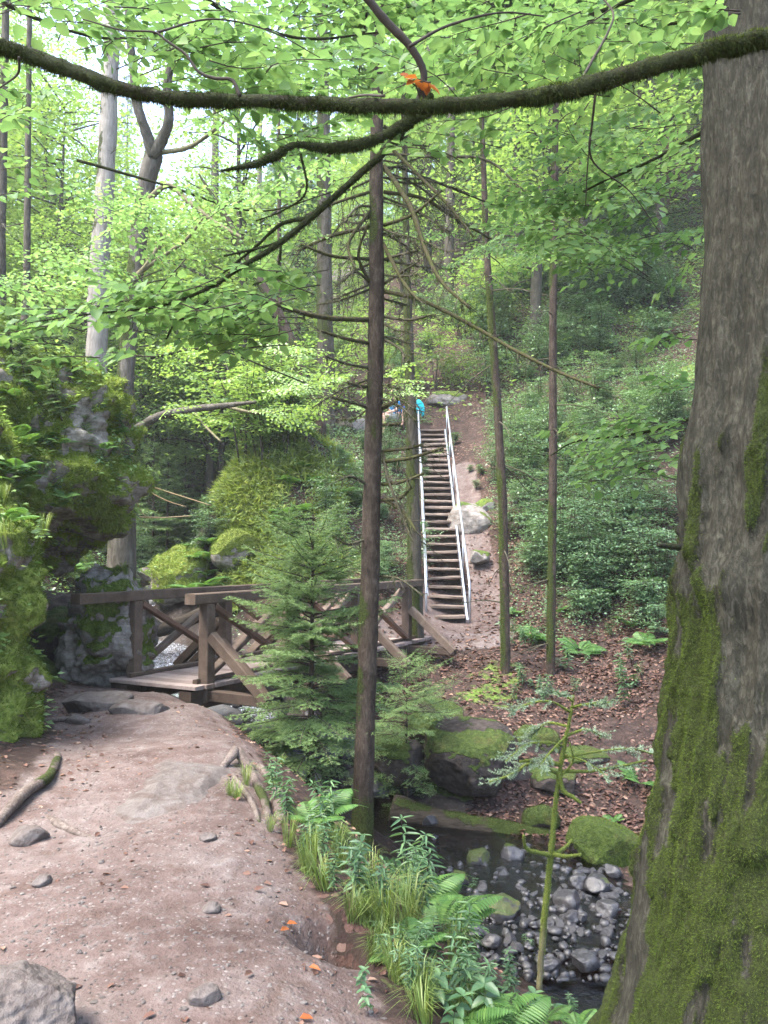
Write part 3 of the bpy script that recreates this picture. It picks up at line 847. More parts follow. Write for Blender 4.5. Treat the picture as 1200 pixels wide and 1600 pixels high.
for k, (px, py, r_, lb, bi) in enumerate(ST):
    c = PZ(px, py, -2.02); R_ = r_ / F * c[1]
    rock_thing('stream_stone', lb, 'stone', c, (R_ * 1.05, R_ * .9, R_ * .72), 100 + k, mat='stone', bias=bi - .48, sub=4, p=2.6, cuts=11, amp=.12, cutd=(.62, .96), fz=500 if bi > .1 else 0, fl=.012, rot=(0, 0, k * 1.3))
stone_protos = []
for k in range(5):
    V, Fs = rock((0, 0, 0), (1, .85, .6), 140 + k, 4, 2.8, 12, .13, cutd=(.6, .95))
    o = build('stream_stone', V, Fs, M['stone'], at={'moss': np.full(len(V), -.3 if k else -.05)})
    stone_protos.append(o)
used = set()
SG = 'small stones lying in the stream'
r = np.random.default_rng(5)
spots = []
for (x0, x1, y0, y1, n, ra, rb) in [(850, 985, 1352, 1460, 40, 4, 12), (600, 720, 1305, 1375, 34, 4, 9), (720, 850, 1345, 1400, 16, 4, 9), (730, 960, 1400, 1530, 24, 5, 11), (560, 640, 1330, 1370, 10, 4, 8), (640, 960, 1335, 1520, 110, 4, 15)]:
    for _ in range(n):
        px, py = r.uniform(x0, x1), r.uniform(y0, y1); c = PZ(px, py, -2.06); spots.append((c, (ra + (rb - ra) * r.random() ** 1.8) / F * c[1]))
for _ in range(90):   # stones of the upper stream bed beyond the bridge
    t = r.uniform(0.02, .5); c = sl[int(t * 89)].copy(); c[:2] += r.normal(0, .75, 2); spots.append((c, r.uniform(.1, .42)))
for n, (c, R_) in enumerate(spots):
    k = n % 5
    if k in used:
        o = stone_protos[k].copy(); COL.objects.link(o)
    else:
        o = stone_protos[k]; used.add(k)
    o.location = tuple(c); o.scale = (R_, R_ * r.uniform(.8, 1.1), R_ * r.uniform(.8, 1.1)); o.rotation_euler = (r.uniform(-.3, .3), r.uniform(-.3, .3), r.uniform(0, 6))
    up = n >= len(spots) - 90
    tag(o, 'grey stone in the rocky stream bed beyond the bridge' if up else 'small wet grey stone lying in the stream below the path', 'stone', 'stones in the upper stream' if up else SG)

# cobbles too many to count on the bed
r = np.random.default_rng(18); n = 620; pr_ = np.stack([r.uniform(615, 985, n), r.uniform(1318, 1540, n)], -1); c = np.array([PZ(a_, b_, -2.10) for a_, b_ in pr_]); D_, Fi = icosphere(2)
k = polydist(c[:, 0], c[:, 1], STREAM) < 1.3; c = c[k]; n = len(c); sz = (.012 + .05 * r.random(n) ** 2.2)
V = D_[None] * sz[:, None, None] * r.uniform(.6, 1.3, (n, 1, 3)) * [1, 1, .75] * (1 + .2 * r.normal(0, .5, (n, len(D_), 1))) + c[:, None] + np.stack([sz * 0, sz * 0, sz * .3 + .03], -1)[:, None]
tag(build('stream_cobbles', V.reshape(-1, 3), (Fi[None] + (np.arange(n) * len(D_))[:, None, None]).reshape(-1, 3), M['stone'], at={'moss': np.full(n * len(D_), -.3)}), 'small dark cobbles covering the stream bed', 'cobbles', None, 'stuff')

# log across the far side of the stream
lp = catmull([P(612, 1268, 11.0), P(680, 1284, 10.9), P(760, 1298, 10.8), P(862, 1311, 10.7)], 40)
V, Fs = tube(lp, np.interp(np.linspace(0, 1, 40), [0, .5, 1], [.19, .17, .13]), 20, .3, 7)
N = vnormals(V, Fs); m = sstep(.35, 1.1, N[:, 2] * .8 + fbm(V * 2.5, 4, 6))
lg = build('fallen_log', V, Fs, M['log'], at={'moss': m})
b = MB(); Pp, Nn = sample_surface(V, Fs, 5000, m ** 2); fuzz(b, Pp, Nn, .02, .005); tag(b.build('moss', M['moss_dark'], lg), kind='stuff')
tag(lg, 'old mossy log lying along the far bank of the stream', 'log')
lp = catmull([P(120, 945, 16), P(230, 985, 16.2), P(320, 958, 16.8), P(365, 935, 17)], 24)
V, Fs = tube(lp, .15, 12, .2, 9); tag(build('fallen_log', V, Fs, M['log'], at={'moss': np.full(len(V), .2)}), 'brown log jammed across the stream behind the bridge', 'log')

# roots on the path
def root(label, pts, rad, seed):
    g = []
    for (px, py, dz) in pts:
        c = G(px, py)[0]; c[2] += dz - .012; g.append(c)
    n = 30
    V, Fs = tube(catmull(g, n), np.interp(np.linspace(0, 1, n), np.linspace(0, 1, len(rad)), rad), 10, .3, seed)
    m = sstep(-.05, .4, fbm(V * 3, 3, seed) + .05)
    tag(build('tree_root', V, Fs, M['root'], at={'moss': m * .9}), label, 'root')
root('gnarled mossy root curving along the left edge of the path', [(-20, 1300, .0), (10, 1278, .05), (45, 1245, .06), (75, 1222, .05), (90, 1185, .02), (85, 1165, -.05)], [.03, .035, .04, .035, .03, .02], 1)
root('smooth bare root stub lying across the left of the path', [(70, 1268, -.02), (88, 1288, .02), (115, 1300, .015), (165, 1310, -.02)], [.018, .028, .022, .008], 2)
root('thick grey root arching at the right edge of the path', [(340, 1200, -.03), (362, 1196, .08), (372, 1192, .1), (395, 1215, .02), (415, 1262, .03), (420, 1298, -.03)], [.02, .036, .042, .036, .03, .02], 3)
root('thin root running down the bank beside the thick grey one', [(365, 1215, .02), (385, 1245, .03), (400, 1270, .02), (408, 1300, -.03)], [.018, .02, .018, .012], 4)
root('mossy root end at the bank below the young spruce', [(405, 1200, .02), (428, 1235, .06), (438, 1275, .03), (432, 1305, -.03)], [.03, .045, .05, .035], 6)
root('short stick lying below the cave', [(45, 1125, .03), (75, 1128, .03), (110, 1126, .03)], [.02, .025, .02], 5)
# ------------------------------------------------------------------ footbridge
AX = unit(np.array([.48, .88, 0])); OUT = np.array([AX[1], -AX[0], 0])      # along the bridge / towards its right side
RL = np.array([-2.23, 10.1, 0]); WID = 1.25; LEN = 6.0
def BP(s, t, z):   # s along, t from the left post line towards the right, z height
    return RL - OUT * WID + AX * s + OUT * t + np.array([0, 0, z])
br = empty('footbridge', BP(2.8, .6, 0))
tag(br, 'weathered wooden footbridge with crossed braces over the stream gully', 'bridge')
def bpart(name, mb, mat):
    V, Fs, at = mb.data()
    return build(name, V, Fs, M[mat], br, False, at, loc=np.array(br.location))
r = np.random.default_rng(2)
def one(name, a, c, w, h, mat, up=(0, 0, 1)):
    b = MB(); bar(b, a, c, w, h, up, .01, .002, var=r.random()); o = bpart(name, b, mat)
    o.location = (0, 0, 0); return o
b = MB()
s = -.32
while s < LEN + .3:
    w = r.uniform(.17, .2)
    bar(b, BP(s + w / 2, -.12 + r.normal(0, .01), .0 + r.normal(0, .003)), BP(s + w / 2, WID + .12 + r.normal(0, .01), .0 + r.normal(0, .003)), w - .014, .05, (0, 0, 1), .006, .001, var=r.random())
    s += w
dk = bpart('deck', b, 'deck'); dk.location = (0, 0, 0)
for t in (.08, WID - .08):
    one('beam', BP(-.3, t, -.16), BP(LEN + .4, t, -.16), .2, .24, 'timber_dark')
for t in (.06, WID - .06):
    one('kerb_rail', BP(-.15, t, .055), BP(LEN, t, .055), .07, .06, 'timber')
POSTS = [0.0, 1.85, 3.7, 5.55]
for side, t in ((-1, 0.0), (1, WID)):
    one('handrail', BP(-.98 if side < 0 else -.32, t, 1.09), BP(LEN + .1, t, 1.09), .17, .13, 'timber')
    for i, s in enumerate(POSTS):
        one('post', BP(s, t, -.2), BP(s, t, 1.02), .15, .15, 'timber_dark' if i else 'timber', AX)
        o1 = t + side * .98
        one('cross_beam', BP(s, t - side * .3, -.12), BP(s, o1, -.12), .12, .13, 'timber_dark')
        one('strut', BP(s - .02, t + side * .09, .62), BP(s - .02, o1 - side * .02, -.12), .13, .11, 'timber', AX)
        one('strut', BP(s + .16, t + side * .09, .55), BP(s + .16, o1 - side * .15, -.12), .10, .10, 'timber_dark', AX)
    for s0, s1 in zip(POSTS[:-1], POSTS[1:]):
        one('cross_brace', BP(s0 + .08, t + .02, .99), BP(s1 - .08, t + .02, .1), .07, .12, 'timber_warm', OUT)
        one('cross_brace', BP(s0 + .08, t - .055, .1), BP(s1 - .08, t - .055, .99), .07, .12, 'timber', OUT)
for lb, a, c, w in (('loose board lying in front of the bridge deck at the left', (205, 1077), (262, 1080), .16), ('short loose board under the right bridge post', (275, 1082), (318, 1084), .14)):
    b = MB(); p0, p1 = G([a[0], c[0]], [a[1], c[1]]); bar(b, p0 + (0, 0, .03), p1 + (0, 0, .03), w, .05, var=.5)
    V, Fs, at = b.data(); tag(build('loose_board', V, Fs, M['timber_dark'], None, False, at), lb, 'board')

# ------------------------------------------------------------------ steep stairs
st = empty('staircase', STAIR0)
tag(st, 'steep wooden plank stairs with steel handrails climbing the slope', 'staircase')
DX = unit(STAIR1 - STAIR0); HX = unit(DX * [1, 1, 0]); SX = np.array([HX[1], -HX[0], 0])
NS = 28
L0 = np.array(STAIR0)
def spart(name, mb, mat, smooth=False):
    V, Fs, at = mb.data(); return build(name, V - L0, Fs, M[mat], st, smooth, at)
for i in range(NS):
    c = STAIR0 + (STAIR1 - STAIR0) * (i / (NS - 1)) + np.array([0, 0, .06])
    hw = .37
    b = MB(); tl = r.normal(0, .012)
    bar(b, c - SX * hw + (0, 0, tl), c + SX * hw - (0, 0, tl), .25, .065 + r.uniform(-.008, .012), (0, 0, 1), .015, .004, var=r.random())
    spart('step', b, 'tread')
    if i % 1 == 0:
        b = MB(); bar(b, c - SX * hw + HX * .11 + (0, 0, -.1), c + SX * hw + HX * .11 + (0, 0, -.1), .03, .12, (0, 0, 1), .004, .002, var=r.random())  # dark strip standing in for shade in the open gap under the tread
        spart('gap_shade', b, 'timber_dark')
for sd_ in (-1, 1):
    o = SX * sd_ * .41
    b = MB(); bar(b, STAIR0 + o - DX * .1 + (0, 0, -.02), STAIR1 + o + DX * .1 + (0, 0, -.02), .05, .2, (0, 0, 1), .004); spart('stringer', b, 'steel')
    b = MB(); o2 = SX * sd_ * .46
    up = np.array([0, 0, .86])
    pts = [STAIR0 + o2 - HX * .12 + (0, 0, -.1), STAIR0 + o2 - HX * .12 + (0, 0, .68), STAIR0 + o2 - HX * .06 + (0, 0, .8)] + [STAIR0 + o2 + (STAIR1 - STAIR0) * t + up for t in np.linspace(.03, 1.0, 12)] + [STAIR1 + o2 + HX * .3 + up]
    V, Fs = tube(np.array(pts), .026, 8); b.add(V, Fs); spart('handrail', b, 'steel', True)
    for t in np.linspace(.2, 1.0, 5):
        q = STAIR0 + o2 + (STAIR1 - STAIR0) * t; b = MB(); V, Fs = tube(np.array([q + (0, 0, -.2), q + up]), .02, 6); b.add(V, Fs); spart('rail_post', b, 'steel', True)

# ------------------------------------------------------------------ hikers resting at the stair head
def skin_body(name, nodes, edges, mat, parent, root=0, sub=1):
    me = bpy.data.meshes.new(name + '_src'); me.from_pydata([n[:3] for n in nodes], edges, [])
    ob = bpy.data.objects.new(name + '_src', me); COL.objects.link(ob)
    md = ob.modifiers.new('s', 'SKIN')
    for v, n in zip(me.skin_vertices[0].data, nodes): v.radius = (n[3], n[4] if len(n) > 4 else n[3])
    me.skin_vertices[0].data[root].use_root = True
    sb = ob.modifiers.new('u', 'SUBSURF'); sb.levels = sub; sb.render_levels = sub
    dg = bpy.context.evaluated_depsgraph_get(); ev = ob.evaluated_get(dg)
    m2 = bpy.data.meshes.new_from_object(ev)
    for p_ in m2.polygons: p_.use_smooth = True
    m2.materials.clear(); m2.materials.append(M[mat])
    bpy.data.objects.remove(ob, do_unlink=True)
    o = bpy.data.objects.new(name, m2); COL.objects.link(o); o.parent = parent
    return o


def person(loc, rz, label, shirt, hat, sc=1.0):
    t = empty('person', loc, rz); t.scale = (sc, sc, sc)
    tag(t, label, 'person')
    # seated on a ledge, facing +x; origin on the seat under the hips
    nd = [(0, 0, .12, .13, .16), (.02, 0, .3, .11, .14), (.05, 0, .48, .11, .17), (.07, 0, .55, .06, .07), (.09, 0, .63, .05, .05), (.11, 0, .72, .085, .075), (.115, 0, .80, .085, .075),
          (.06, .19, .5, .055), (.16, .24, .28, .045), (.36, .14, .22, .035), (.42, .12, .21, .03),
          (.06, -.19, .5, .055), (.16, -.24, .28, .045), (.36, -.14, .22, .035), (.42, -.12, .21, .03),
          (.08, .1, .1, .09), (.46, .12, .14, .07), (.48, .12, -.26, .045), (.5, .12, -.34, .04), (.62, .13, -.36, .03),
          (.08, -.1, .1, .09), (.46, -.12, .14, .07), (.48, -.12, -.26, .045), (.5, -.12, -.34, .04), (.62, -.13, -.36, .03)]
    ed = [(0, 1), (1, 2), (2, 3), (3, 4), (4, 5), (5, 6), (2, 7), (7, 8), (8, 9), (9, 10), (2, 11), (11, 12), (12, 13), (13, 14), (0, 15), (15, 16), (16, 17), (17, 18), (18, 19), (0, 20), (20, 21), (21, 22), (22, 23), (23, 24)]
    body = skin_body('body', nd, ed, 'skin', t, 0, 2)
    skin_body('shirt', [(0, 0, .1, .15, .185), (.02, 0, .3, .13, .165), (.05, 0, .47, .125, .19), (.06, 0, .55, .07, .085), (.06, .2, .5, .075), (.12, .23, .37, .068), (.06, -.2, .5, .075), (.12, -.23, .37, .068)],
              [(0, 1), (1, 2), (2, 3), (2, 4), (4, 5), (2, 6), (6, 7)], shirt, t, 0, 2)
    skin_body('shorts', [(0, 0, .1, .155, .19), (.1, .1, .1, .105), (.4, .12, .135, .09), (.1, -.1, .1, .105), (.4, -.12, .135, .09)], [(0, 1), (1, 2), (0, 3), (3, 4)], 'shorts', t, 0, 1)
    b = MB(); D, Fa = icosphere(3); V = D * [.105, .09, .11] + [.09, 0, .77]; keep = (V[Fa][:, :, 2].mean(1) > .75) | (V[Fa][:, :, 0].mean(1) < .08); b.add(V, Fa[keep]); b.build('hair', M['hair'], t)
    b = MB()
    for y in (-.03, .03):
        b.add(D * .011 + [.19, y, .76], Fa)
    b.add(D * [.02, .012, .02] + [.2, 0, .735], Fa); b.build('face', M['hair'], t)
    if hat:
        b = MB(); a = np.linspace(0, 2 * pi, 20, endpoint=False)
        pr = [(.2, .815), (.19, .83), (.1, .835), (.098, .88), (.08, .92), (.02, .93)]
        V = np.array([(.1 + rr * cos(q_), rr * sin(q_), z) for rr, z in pr for q_ in a]); j = np.arange(20); k = (j + 1) % 20
        b.add(V, np.concatenate([np.stack([i * 20 + j, i * 20 + k, i * 20 + 20 + k, i * 20 + 20 + j], -1) for i in range(5)])); b.build('hat', M['straw_hat'], t)
    return t


person(P(621, 659, 25.4), radians(205), 'hiker in a bright blue t-shirt and straw hat sitting at the head of the stairs', 'blue_shirt', True, 1.12)
person(P(638, 654, 25.5), radians(250), 'smaller hiker in dark blue sitting close to the stair rail', 'navy', False, .72)
# jacket hung over the rail end
V, Fs = rock((0, 0, 0), (.13, .09, .24), 9, 4, 2.4, 8, .18); jk = build('hung_jacket', V, Fs, M['teal']); jk.location = tuple(P(654, 636, 25.3)); tag(jk, 'teal jacket hanging on the top of the left stair rail', 'jacket')
b = MB()
for k in (-1, 1):
    V, Fs = tube(catmull([(k * .09, 0, .14), (k * .15, -.02, -.05), (k * .13, 0, -.3)], 10), [.05, .055, .045], 8, .2, k + 4); b.add(V, Fs)
b.build('sleeve', M['teal'], jk)
# ------------------------------------------------------------------ conifer foliage
def needles(mb, A, Bp, dens, nl, nw, r, flat=0.35, tip=True):
    """needles along the twig segments A->Bp"""
    A = np.asarray(A, float).reshape(-1, 3); Bp = np.asarray(Bp, float).reshape(-1, 3)
    L = np.linalg.norm(Bp - A, axis=1); n = np.maximum((L * dens).astype(int), 2)
    idx = np.repeat(np.arange(len(A)), n); t = r.random(len(idx))
    D = unit(Bp - A)[idx]; p = A[idx] + (Bp - A)[idx] * t[:, None]
    S_ = unit(np.cross(D, [0, 0, 1.0])); U = np.cross(S_, D)
    a = np.where(r.random(len(idx)) < .5, 1, -1) * (pi / 2) + r.normal(0, flat * 1.6, len(idx))
    out = S_ * np.sin(a)[:, None] + U * np.cos(a)[:, None]
    nd = unit(D * r.uniform(.4, .9, len(idx))[:, None] + out)
    Ln = (nl * r.uniform(.7, 1.15, len(idx)))[:, None]
    wv = unit(np.cross(nd, U + r.normal(0, .4, nd.shape))) * (nw / 2)
    V = np.stack([p - wv, p + wv, p + nd * Ln], 1).reshape(-1, 3)
    tw = r.random(len(A))[idx] * .7 + r.random(len(idx)) * .3
    mb.add(V, np.arange(len(V)).reshape(-1, 3), var=np.repeat(tw, 3))


def spruce_branch(wood, leaf, o, az, L, r, rise=.12, droop=.3, tiprise=.15, ntw=14, twl=.42, dens=140, nl=.016, nw=.003, wr=.008, sub=True, bare=.12):
    d = np.array([cos(az), sin(az), 0]); s = np.array([-sin(az), cos(az), 0])
    t = np.linspace(0, 1, 9)
    bend = r.normal(0, .06)
    pts = o + d * (L * t)[:, None] + s * (bend * L * t * t)[:, None] + np.array([0, 0, 1.0]) * (L * (rise * t - droop * t ** 2 + tiprise * t ** 3))[:, None]
    V, Fs = tube(pts, [wr, wr * .3], 5); wood.add(V, Fs)
    A, Bq = [], []
    for i in range(ntw):
        u = bare + (1 - bare) * (i + r.random() * .6) / ntw
        p = np.array([np.interp(u, t, pts[:, c]) for c in range(3)])
        sg = 1 if i % 2 else -1
        ln = L * twl * (1 - u * .8) * r.uniform(.75, 1.15) + .02
        an = radians(r.uniform(42, 62))
        dd = unit(d * cos(an) + s * sg * sin(an) + np.array([0, 0, r.normal(-.12, .1)]))
        e = p + dd * ln; m = p + dd * ln * .5 + np.array([0, 0, ln * .03])
        A += [p, m]; Bq += [m, e]
        if sub and ln > .09:
            for k in range(int(ln / .045)):
                v = .2 + .75 * r.random(); q0 = p + dd * ln * v; s2 = np.cross([0, 0, 1], dd) * (1 if k % 2 else -1)
                d3 = unit(dd * .75 + s2 * .65 + np.array([0, 0, r.normal(-.1, .08)])); A.append(q0); Bq.append(q0 + d3 * ln * .4 * (1 - v * .6))
    A += list(pts[3:-1]); Bq += list(pts[4:])
    needles(leaf, np.array(A), np.array(Bq), dens, nl, nw, r)
    return pts


def young_spruce(H, r0, seed, zlo=.12, lmax=.95, dens=250, nl=.022, nw=.0065, nper=6, gap=.17, prof=1.0, lean=(0, 0), top=0.0):
    """returns (trunk MB, branch MB, needle MB) about the origin"""
    r = np.random.default_rng(seed)
    tk, wd_, lf = MB(), MB(), MB()
    tp = np.stack([np.linspace(0, lean[0], 14), np.linspace(0, lean[1], 14), np.linspace(-.15, H, 14)], -1)
    V, Fs = tube(tp, [r0, r0 * .12], 8, .1, seed); tk.add(V, Fs, moss=.2)
    z = H * zlo
    while z < H - .06:
        f = (H - z) / H
        L = lmax * min(1.0, .12 + top + 1.25 * f ** prof) * (1.0 if f < .8 else 1 - .5 * (f - .8) / .2)
        for k in range(nper if f > .15 else 4):
            az = r.random() * 2 * pi
            o = np.array([np.interp(z, tp[:, 2], tp[:, 0]), np.interp(z, tp[:, 2], tp[:, 1]), z + r.normal(0, gap * .3)])
            l = L * r.uniform(.65, 1.08)
            spruce_branch(wd_, lf, o, az, l, r, rise=.45 - .4 * f, droop=.12 + .4 * f, tiprise=.2, ntw=int(8 + 24 * l), dens=dens, nl=nl, nw=nw, wr=.004 + .006 * l)
        z += gap * (.7 + .5 * f)
    # leader
    needles(lf, [[lean[0], lean[1], H - .25]], [[lean[0], lean[1], H + .06]], dens * 1.6, nl, nw, r, 1.2)
    return tk, wd_, lf


def place_young(name, label, cat, base, parts, nmat='needle_young', group=None):
    t = empty(name, base); tag(t, label, cat, group)
    parts[0].build('trunk', M['bark_spruce'], t); parts[1].build('branch', M['twig'], t); parts[2].build('needle', M[nmat], t.children[1] if len(t.children) > 1 else t)
    return t


yb = P(485, 1225, 9.3)
place_young('young_spruce', 'young green spruce standing in front of the footbridge', 'tree', yb, young_spruce(3.1, .05, 5, .08, 1.0, lean=(.02, 0), nper=7, gap=.15, prof=.9, dens=210, top=.42))
place_young('young_spruce', 'low spreading spruce sapling right of the old spruce trunk', 'tree', ground_pt(.32, 11.4), young_spruce(2.2, .03, 6, .1, .95, dens=130, nper=6, gap=.19, prof=.8, top=.25))
# ------------------------------------------------------------------ trees given by the line of their trunk in the photo
def trunk_from(px, Y, wpx, n=40, ext=None, sides=14, wob=.12, seed=0, flare=1.25, sink=.4, Yend=None):
    px = np.array(px, float)
    Ya = np.linspace(Y, Yend if Yend else Y, len(px))
    pts = P(px[:, 0], px[:, 1], Ya)
    rr = np.array([w / 2 / F * y for w, y in zip(np.interp(np.linspace(0, 1, len(px)), np.linspace(0, 1, len(wpx)), wpx), Ya)])
    pts = np.vstack([pts[0] + (pts[0] - pts[1]) / np.linalg.norm(pts[0] - pts[1]) * sink, pts])
    rr = np.concatenate([[rr[0] * flare], rr])
    if ext:
        d = unit(pts[-1] - pts[-2]); pts = np.vstack([pts, pts[-1] + d * ext * .5 + [0, 0, .1], pts[-1] + d * ext]); rr = np.concatenate([rr, [rr[-1] * .7, rr[-1] * .2]])
    q = catmull(pts, n); rq = np.interp(np.linspace(0, len(pts) - 1, n), np.arange(len(pts)), rr)
    V, Fs = tube(q, rq, sides, wob, seed)
    return q, rq, V, Fs


def tmoss(V, Fs, seed, bias=0.0, side=(-.4, -.2, .25)):
    N = vnormals(V, Fs)
    return sstep(-.1, .5, N @ np.array(side) + fbm(V * np.array([3, 3, 1.3]), 4, seed) + bias)


def branch_px(mb, pts, Y, w, sides=6, n=None, dY=0.0, wob=.25, seed=0, **at):
    """a branch drawn along photo points; Y may be a list"""
    px = np.array(pts, float); Ya = np.array(Y, float) if hasattr(Y, '__len__') else np.linspace(Y, Y + dY, len(px))
    if len(Ya) != len(px): Ya = np.interp(np.linspace(0, 1, len(px)), np.linspace(0, 1, len(Ya)), Ya)
    c = P(px[:, 0], px[:, 1], Ya); n = n or max(8, 6 * len(px))
    q = catmull(c, n); w = np.array(w, float) / 2 / F * Ya.mean()
    V, Fs = tube(q, np.interp(np.linspace(0, 1, n), np.linspace(0, 1, len(w)), w), sides, wob, seed)
    mb.add(V, Fs, **at)
    return q


def shade_crown(t, o, x, y, z0, z1, R, seed):  # foliage added above the view to keep light off the ground below
    r = np.random.default_rng(seed); wd_, lf = MB(), MB(); z = z0
    while z < z1:
        f = (z1 - z) / (z1 - z0)
        for k in range(6):
            az = r.random() * 2 * pi; L = R * (.2 + .8 * f) * r.uniform(.6, 1.1); d = np.array([cos(az), sin(az), 0]); s = np.array([-sin(az), cos(az), 0]); t_ = np.linspace(0, 1, 7)
            pts = np.array([x, y, z + r.normal(0, .1)]) + d * (L * t_)[:, None] + np.array([0, 0, 1]) * (L * (.15 * t_ - .3 * t_ ** 2))[:, None]
            V, Fs = tube(pts, [.02, .005], 4); wd_.add(V, Fs)
            n = int(70 * L); u = .1 + .9 * r.random(n); q = np.stack([np.interp(u, t_, pts[:, c]) for c in range(3)], -1); sg = r.choice([-1, 1], n)[:, None]
            l = .34 * (1.2 - .7 * u) * r.uniform(.6, 1.3, n); leaves(lf, q, unit(d * .6 + s * sg * r.uniform(.3, .9, n)[:, None] + r.normal(0, .15, (n, 3))), unit(np.array([0, 0, 1]) + r.normal(0, .4, (n, 3))), l, l * .2, r, lod=0)
        z += .4
    w = wd_.build('shade_branch', M['twig'], t, loc=o); w.location = (0, 0, 0); lf.build('needle', M['needle'], w)
    bpy.data.objects[-1] if False else None
    w.children[0].location = tuple(-np.asarray(o, float))


# the old spruce in the middle
so = P(565, 1312, 8.8); YS = so[1]
sp = empty('old_spruce', so); tag(sp, 'slender brown spruce trunk with bare mossy branches in the centre', 'tree')
q, rq, V, Fs = trunk_from([(566, 1305), (572, 1100), (578, 900), (583, 700), (588, 500), (588, 300), (590, 130)], YS, [33, 30, 29, 28, 25, 22, 19], 160, ext=6, sides=24, wob=.13, seed=3, flare=1.5)
m = tmoss(V, Fs, 5, -.42) + .8 * sstep(-.6, -1.3, V[:, 2])
build('trunk', V, Fs, M['bark_spruce'], sp, at={'moss': np.clip(m, 0, 1)}, loc=so).location = (0, 0, 0)
b = MB(); Pp, Nn = sample_surface(V, Fs, 5000, np.clip(m, 0, 1) ** 2 + .02); fuzz(b, Pp, Nn, .014, .004)
o_ = b.build('moss', M['moss'], sp.children[0], loc=so); o_.location = (0, 0, 0); tag(o_, kind='stuff')
SB = [([(600, 220), (660, 280), (700, 320), (740, 370)], 7, -.6), ([(600, 260), (640, 320), (665, 390), (690, 440), (735, 482)], 9, -.9), ([(600, 300), (660, 310), (710, 340), (770, 375)], 6, .5),
      ([(600, 352), (645, 335), (690, 298)], 6, -.5), ([(600, 405), (652, 391)], 5, -.5), ([(600, 443), (655, 408)], 5, -.6), ([(600, 455), (660, 470), (740, 510), (800, 545), (870, 580), (935, 606)], 8, -1.4),
      ([(600, 495), (640, 500), (675, 492)], 5, -.4), ([(578, 300), (530, 315), (478, 336)], 6, -.6), ([(578, 355), (520, 368), (470, 390)], 7, .5), ([(578, 405), (520, 400), (470, 382)], 6, -.6),
      ([(578, 500), (500, 495), (412, 470)], 9, -.9), ([(578, 537), (545, 530), (500, 517)], 7, -.6), ([(578, 575), (540, 568), (508, 556)], 5, -.5), ([(576, 605), (560, 603), (543, 597)], 6, -.4),
      ([(576, 637), (545, 628), (518, 620)], 5, -.4), ([(598, 637), (610, 631), (621, 626)], 9, -.4), ([(598, 664), (626, 662)], 6, -.3), ([(598, 705), (640, 700), (658, 695)], 6, -.5), ([(598, 721), (640, 716), (692, 700)], 7, -.7),
      ([(598, 757), (630, 752), (662, 740)], 7, -.6), ([(598, 782), (625, 778), (642, 762)], 6, -.5), ([(598, 705), (604, 740), (614, 770), (632, 815), (645, 845)], 5, -.4), ([(580, 445), (560, 400), (575, 350)], 6, -.3),
      ([(578, 440), (555, 425), (535, 440)], 5, -.3), ([(600, 530), (625, 545), (632, 560)], 5, -.4), ([(598, 780), (630, 800), (650, 830)], 6, -.5), ([(598, 380), (630, 440), (655, 470)], 7, -.7),
      ([(578, 330), (545, 380), (555, 420)], 6, -.4), ([(600, 240), (680, 245), (760, 250), (820, 300)], 5, -.7), ([(578, 840), (545, 850), (520, 838)], 4, -.4), ([(598, 900), (625, 905), (660, 930)], 4, -.5), ([(578, 760), (550, 745), (530, 750)], 5, -.4)]
r = np.random.default_rng(8)
for k in range(34):          # more dry drooping side branches
    py = r.uniform(190, 640); sg = r.choice([-1, 1]); x0 = np.interp(py, [130, 500, 900], [590, 588, 578]); l = r.uniform(25, 120) * (1.2 if py < 450 else .8); dr = r.uniform(-.15, .75)
    SB.append(([(x0 + sg * 10, py), (x0 + sg * (10 + l * .5), py + l * dr * .35 + r.normal(0, 5)), (x0 + sg * (10 + l), py + l * dr)], r.uniform(2.5, 4.5), r.uniform(-.9, .7)))
tw, ms = MB(), MB()
for k, (pts, w, dy) in enumerate(SB):
    b = MB(); q = branch_px(b, pts, YS, [w, w * .85, w * .55], 6, dY=dy, seed=k, moss=.5)
    V, Fs, at = b.data(); build('branch', V, Fs, M['drybranch'] if w > 5 else M['deadtwig'], sp, at=at, loc=so).location = (0, 0, 0)
    Lq = np.linalg.norm(q[-1] - q[0])
    for j in range(int(4 + Lq * 14)):           # fine dead twigs
        i = r.integers(len(q) // 4, len(q)); d = unit(unit(q[-1] - q[0]) * .6 + r.normal(0, .6, 3) + np.array([0, 0, -.35])); l = r.uniform(.06, .32)
        e = q[i] + d * l; V, Fs = tube(np.array([q[i], q[i] + d * l * .5 + r.normal(0, .012, 3), e + np.array([0, 0, -l * .2])]), [.005, .0018], 4); tw.add(V, Fs)
    pp = q[r.integers(0, len(q), int(60 + 260 * Lq))] + r.normal(0, .008, (int(60 + 260 * Lq), 3))
    fuzz(ms, pp, np.tile([0, 0, -.6], (len(pp), 1)), .03, .006, r, .7)
    for j in range(int(Lq * 3)):              # hanging moss beards
        i = r.integers(2, len(q)); n = 25; pp = q[i] + np.array([0, 0, -1]) * r.random((n, 1)) * r.uniform(.04, .13) + r.normal(0, .008, (n, 3)); fuzz(ms, pp, np.tile([0, 0, -1.0], (n, 1)), .03, .006, r, .4)
for nm, b, mt in (('dead_twig', tw, 'deadtwig'), ('moss_tuft', ms, 'moss_dark')):
    o_ = b.build(nm, M[mt], sp, loc=so); o_.location = (0, 0, 0); tag(o_, kind='stuff')
sp.location = tuple(so)

shade_crown(sp, so, -.1, 8.8, 8.4, 15, 3.0, 1)  # unseen crown added over the ravine to darken it
